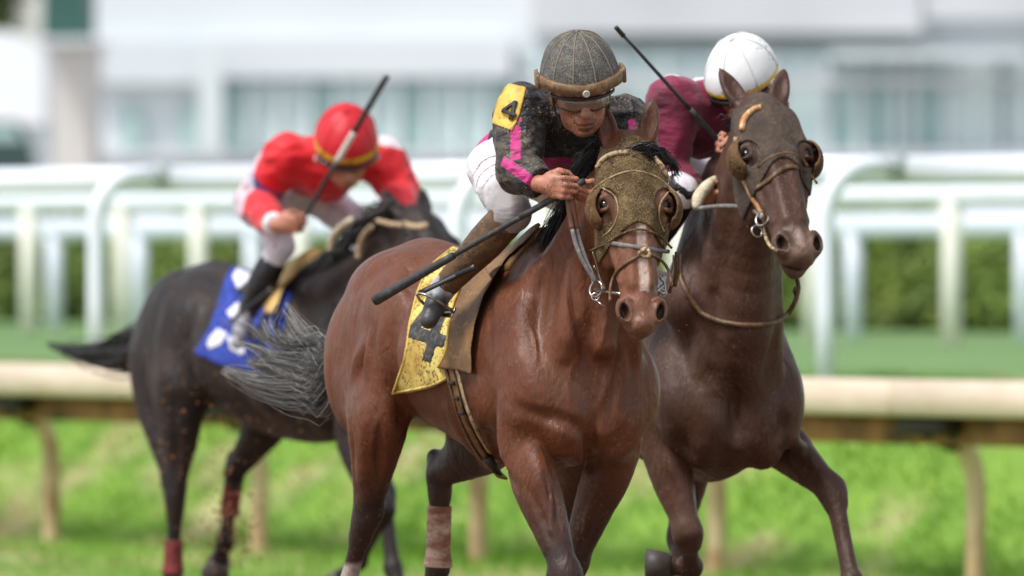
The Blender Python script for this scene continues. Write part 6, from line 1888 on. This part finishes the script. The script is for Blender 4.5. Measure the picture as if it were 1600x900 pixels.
for pts, r_, m in (([(516, 392), (520, 372), (532, 356), (550, 343)], .016, m_cream), ([(560, 404), (562, 384), (570, 366), (582, 354)], .014, m_wool), ([(590, 345), (610, 350), (628, 352)], .012, m_wool), ([(552, 348), (575, 338), (600, 326), (612, 312)], .010, m_whip)):
    F0 = .30 if pts[0][0] < 540 else .45
    mb = MB(); mb.tube(crom([f.L(x, y, -.12) for x, y in pts], 5), r_, 8); mb.build('rein', m, b3_, shift=c)
strap(f, HL.head, [(632, 350), (650, 356), (668, 352)], .03, .008, 'browband', m_wool, b3_, c)
# right: saddle bits of the dark bay (mostly hidden)
f = RR
trR = Model(trunk_prims(-.02, 1.02))
s2_ = empty('saddle', f.mat((-.2, 0, 1.55)), 'small dark racing saddle under the jockey in maroon', 'saddle')
organic('seat', shell(trR, .035, lambda P: np.maximum(np.maximum(np.abs(P[:, 1]) - .15, P[:, 0] + .06), -.52 - P[:, 0]), .012), (-.6, -.25, 1.3), (.0, .25, 1.75), .010, m_blackleather, s2_, shift=(-.2, 0, 1.55))
stirrup(R2, 'R', s2_, (-.2, 0, 1.55), m_steel, np.array([-.12, -.29, 1.45])); stirrup(R2, 'L', s2_, (-.2, 0, 1.55), m_steel, np.array([-.12, .29, 1.45]))

# --- hair
def hair(Hh, name, locks, m, r0, r1, col=None):
    V = []; Q = []; n = 0; CC = []; rc = np.random.default_rng(9)
    for lk in locks:
        v, q = strands(lk, r0, r1); t_ = np.repeat(np.clip(rc.normal(.42, .28, len(lk)) + rc.normal(0, .12), 0, 1), lk.shape[1] * 3); sl_ = np.tile(np.repeat(np.linspace(0, 1, lk.shape[1]), 3), len(lk)); CC.append(lerpc(np.array([[.028, .027, .027, 1]]), np.array([[.44, .42, .39, 1]]), t_ * (.55 + .5 * sl_))); V.append(v); Q.append(q + n); n += len(v)
    return mkmesh(name, np.concatenate(V), np.concatenate(Q), m, Hh.o, shift=Hh.base, col=np.concatenate(CC) if m is m_hair_grey else None)
f = FR
Lk = []
root = np.array([-1.36, .0, 1.50])
guides = [([(522, 556), (500, 538), (480, 521), (460, 495), (445, 472)], 60, .004), ([(522, 552), (501, 533), (470, 538), (445, 534), (430, 508), (442, 481)], 50, .003),
          ([(522, 560), (477, 545), (440, 538), (424, 528), (414, 498)], 50, .003), ([(522, 566), (480, 560), (445, 548), (412, 527), (383, 506)], 60, .003),
          ([(522, 572), (480, 574), (445, 569), (410, 546), (371, 533)], 60, .003), ([(522, 562), (490, 552), (462, 540), (450, 518), (454, 500)], 36, .003),
          ([(522, 582), (480, 582), (440, 574), (405, 572), (402, 560)], 90, .010), ([(522, 600), (480, 600), (430, 598), (385, 588), (352, 574)], 150, .010),
          ([(522, 604), (480, 606), (440, 606), (395, 596), (358, 582)], 170, .010), ([(522, 614), (490, 620), (450, 620), (415, 612), (380, 600)], 170, .010),
          ([(522, 622), (500, 628), (470, 630), (440, 624), (410, 614)], 120, .010), ([(522, 585), (490, 582), (455, 574), (425, 566), (400, 566)], 120, .010),
          ([(522, 605), (490, 608), (455, 606), (420, 596), (392, 596)], 150, .010), ([(522, 575), (490, 566), (460, 560), (435, 556), (420, 545)], 80, .006),
          ([(522, 610), (500, 614), (470, 614), (440, 606), (415, 602)], 120, .010), ([(522, 598), (500, 596), (478, 594), (455, 588), (440, 584)], 120, .010)]
r2_ = np.random.default_rng(77)
for i, (g_, n_, tp_) in enumerate(guides):
    for rep in range(3):
        jx, jy = (0, 0) if rep == 0 else ((r2_.normal(0, 7), r2_.normal(0, 5)) if tp_ > .005 else (r2_.normal(0, 4), r2_.normal(0, 3))); dz_ = r2_.uniform(-.03, .05)
        pts = [root] + [f.L(x + jx * k / 4 - (2 if tp_ > .005 else 0), y + jy * (k / 4 + .3), dz_ * k / 4) for k, (x, y) in enumerate(g_)]
        Lk.append(hair_lock(None, .014, pts, int(n_ * (.5 if rep else 1.0)), .008 if tp_ > .005 else .004, .002, seed=i * 5 + rep, ends=(.72, 1.04), tip=tp_ * .5))
hair(HF, 'tail', Lk, m_hair_grey, .0015, .0005)
MN = []
b1, mid, mid2, nk, frv = HF.info
cre = -frv
cl_ = crom([nk + cre * .105 + np.array([0, 0, .02]), mid2 + cre * .135, mid + cre * .165, b1 + cre * .205], 6)
r_ = np.random.default_rng(5)
for i in range(len(cl_) * 2):
    p = cl_[min(i // 2, len(cl_) - 1)] + r_.normal(size=3) * .008
    e = p + np.array([-.06 - r_.uniform(0, .03), -.075 - r_.uniform(0, .03), -.07 - r_.uniform(0, .06)]); m_ = p + np.array([-.02, -.05, .015])
    MN.append(hair_lock(None, .008, [p, m_, e], 34, .012, .010, seed=60 + i, ends=(.6, 1.1)))
for i, (x, y) in enumerate(((1008, 232), (1022, 240), (996, 232), (1034, 252))):
    P, N = hit(f, HF.model, [(x, y)])
    p = P[0]; MN.append(hair_lock(None, .007, [p - N[0] * .01 + [0, -.02, 0], p + N[0] * .014 + [0, .012, 0], p + N[0] * .010 + np.array([0, .035, -.02]), p + N[0] * .006 + np.array([0, .05, -.05])], 60, .006, .004, seed=90 + i))
hair(HF, 'mane', MN, m_hair_black, .0019, .0010)
# mane on the other two
def mane(Hh, side, seed, L_=.12):
    b1, mid, mid2, nk, frv = Hh.info; cre = -frv
    cl_ = crom([nk + cre * .11, mid2 + cre * .14, mid + cre * .17, b1 + cre * .205], 5); out = []
    r_ = np.random.default_rng(seed)
    for i in range(len(cl_)):
        p = cl_[i] + r_.normal(size=3) * .006
        out.append(hair_lock(None, .012, [p, p + np.array([-.03, side * L_ * .5, .03]), p + np.array([-.07, side * L_, -.05])], 26, .02, .012, seed=seed + i, ends=(.6, 1.1)))
    hair(Hh, 'mane', out, m_hair_black, .0026, .0014)
mane(HR, -1, 200, .03); mane(HL, -1, 300)
f = LR
Lk = []
root = np.array([-1.36, 0, 1.42])
for i, (a, b_, e_, n_) in enumerate([((190, 548), (130, 548), (72, 532), 120), ((190, 556), (135, 556), (90, 545), 130), ((200, 540), (150, 545), (105, 545), 100), ((205, 530), (180, 540), (150, 552), 90), ((200, 562), (160, 565), (120, 556), 90)]):
    pts = [root, f.L(240, 535, .0), f.L(*a, .02), f.L(*b_, .02), f.L(*e_, .02)]
    Lk.append(hair_lock(None, .022, pts, n_, .016, .015, seed=400 + i, ends=(.6, 1.02), tip=.008))
hair(HL, 'tail', Lk, m_hair_black, .0030, .0016)
f = RR
hair(HR, 'tail', [hair_lock(None, .02, [(-1.38, 0, 1.45), (-1.6, 0, 1.48), (-1.95, -.02, 1.3), (-2.2, -.05, 1.1)], 200, .05, .03, seed=500 + i) for i in range(2)], m_hair_black, .003, .0016)

# --- clods thrown up by the hooves
m_clod = mat('flying_dirt', srgb(140, 96, 62), .95, noise=[(80, srgb(72, 48, 32), .45, .7, U1)])
Oc = np.array([[1, 0, 0], [-1, 0, 0], [0, 1, 0], [0, -1, 0], [0, 0, 1], [0, 0, -1]], float)
Ot = np.array([[0, 2, 4], [2, 1, 4], [1, 3, 4], [3, 0, 4], [2, 0, 5], [1, 2, 5], [3, 1, 5], [0, 3, 5]])
Vv = []; Tt = []; n_ = 0
def spray(cx, cy, sx, sy, d, ds, n, smin_, smax_):
    global n_
    for _ in range(n):
        p = at(rng.normal(cx, sx), rng.normal(cy, sy), rng.normal(d, ds)); s = rng.uniform(smin_, smax_) * rng.uniform(.5, 1)
        if p[2] < .02: continue
        A = np.linalg.qr(rng.normal(size=(3, 3)))[0]
        Vv.append((Oc * s * rng.uniform(.5, 1.3, (6, 1))) @ A + p); Tt.append(Ot + n_); n_ += 6
spray(360, 830, 26, 50, 47.0, .3, 240, .004, .011)
spray(390, 640, 50, 90, 46.8, .4, 130, .003, .009)
spray(280, 660, 40, 110, 46.9, .4, 170, .003, .010)
spray(440, 560, 70, 60, 46.6, .5, 70, .003, .008)
spray(700, 860, 60, 30, 39.5, .5, 14, .002, .005)
spray(120, 800, 90, 60, 49, 1, 24, .003, .008)
spray(980, 560, 160, 130, 37.0, .4, 50, .0012, .0028)
spray(1100, 560, 80, 110, 38.2, .3, 40, .0015, .004)
spray(520, 830, 40, 40, 44, 1, 16, .002, .006)
tag(mkmesh('flying_dirt', np.concatenate(Vv), np.concatenate(Tt), m_clod, smooth=False), 'clods and specks of dirt thrown up behind the hooves', 'dirt', kind='stuff')
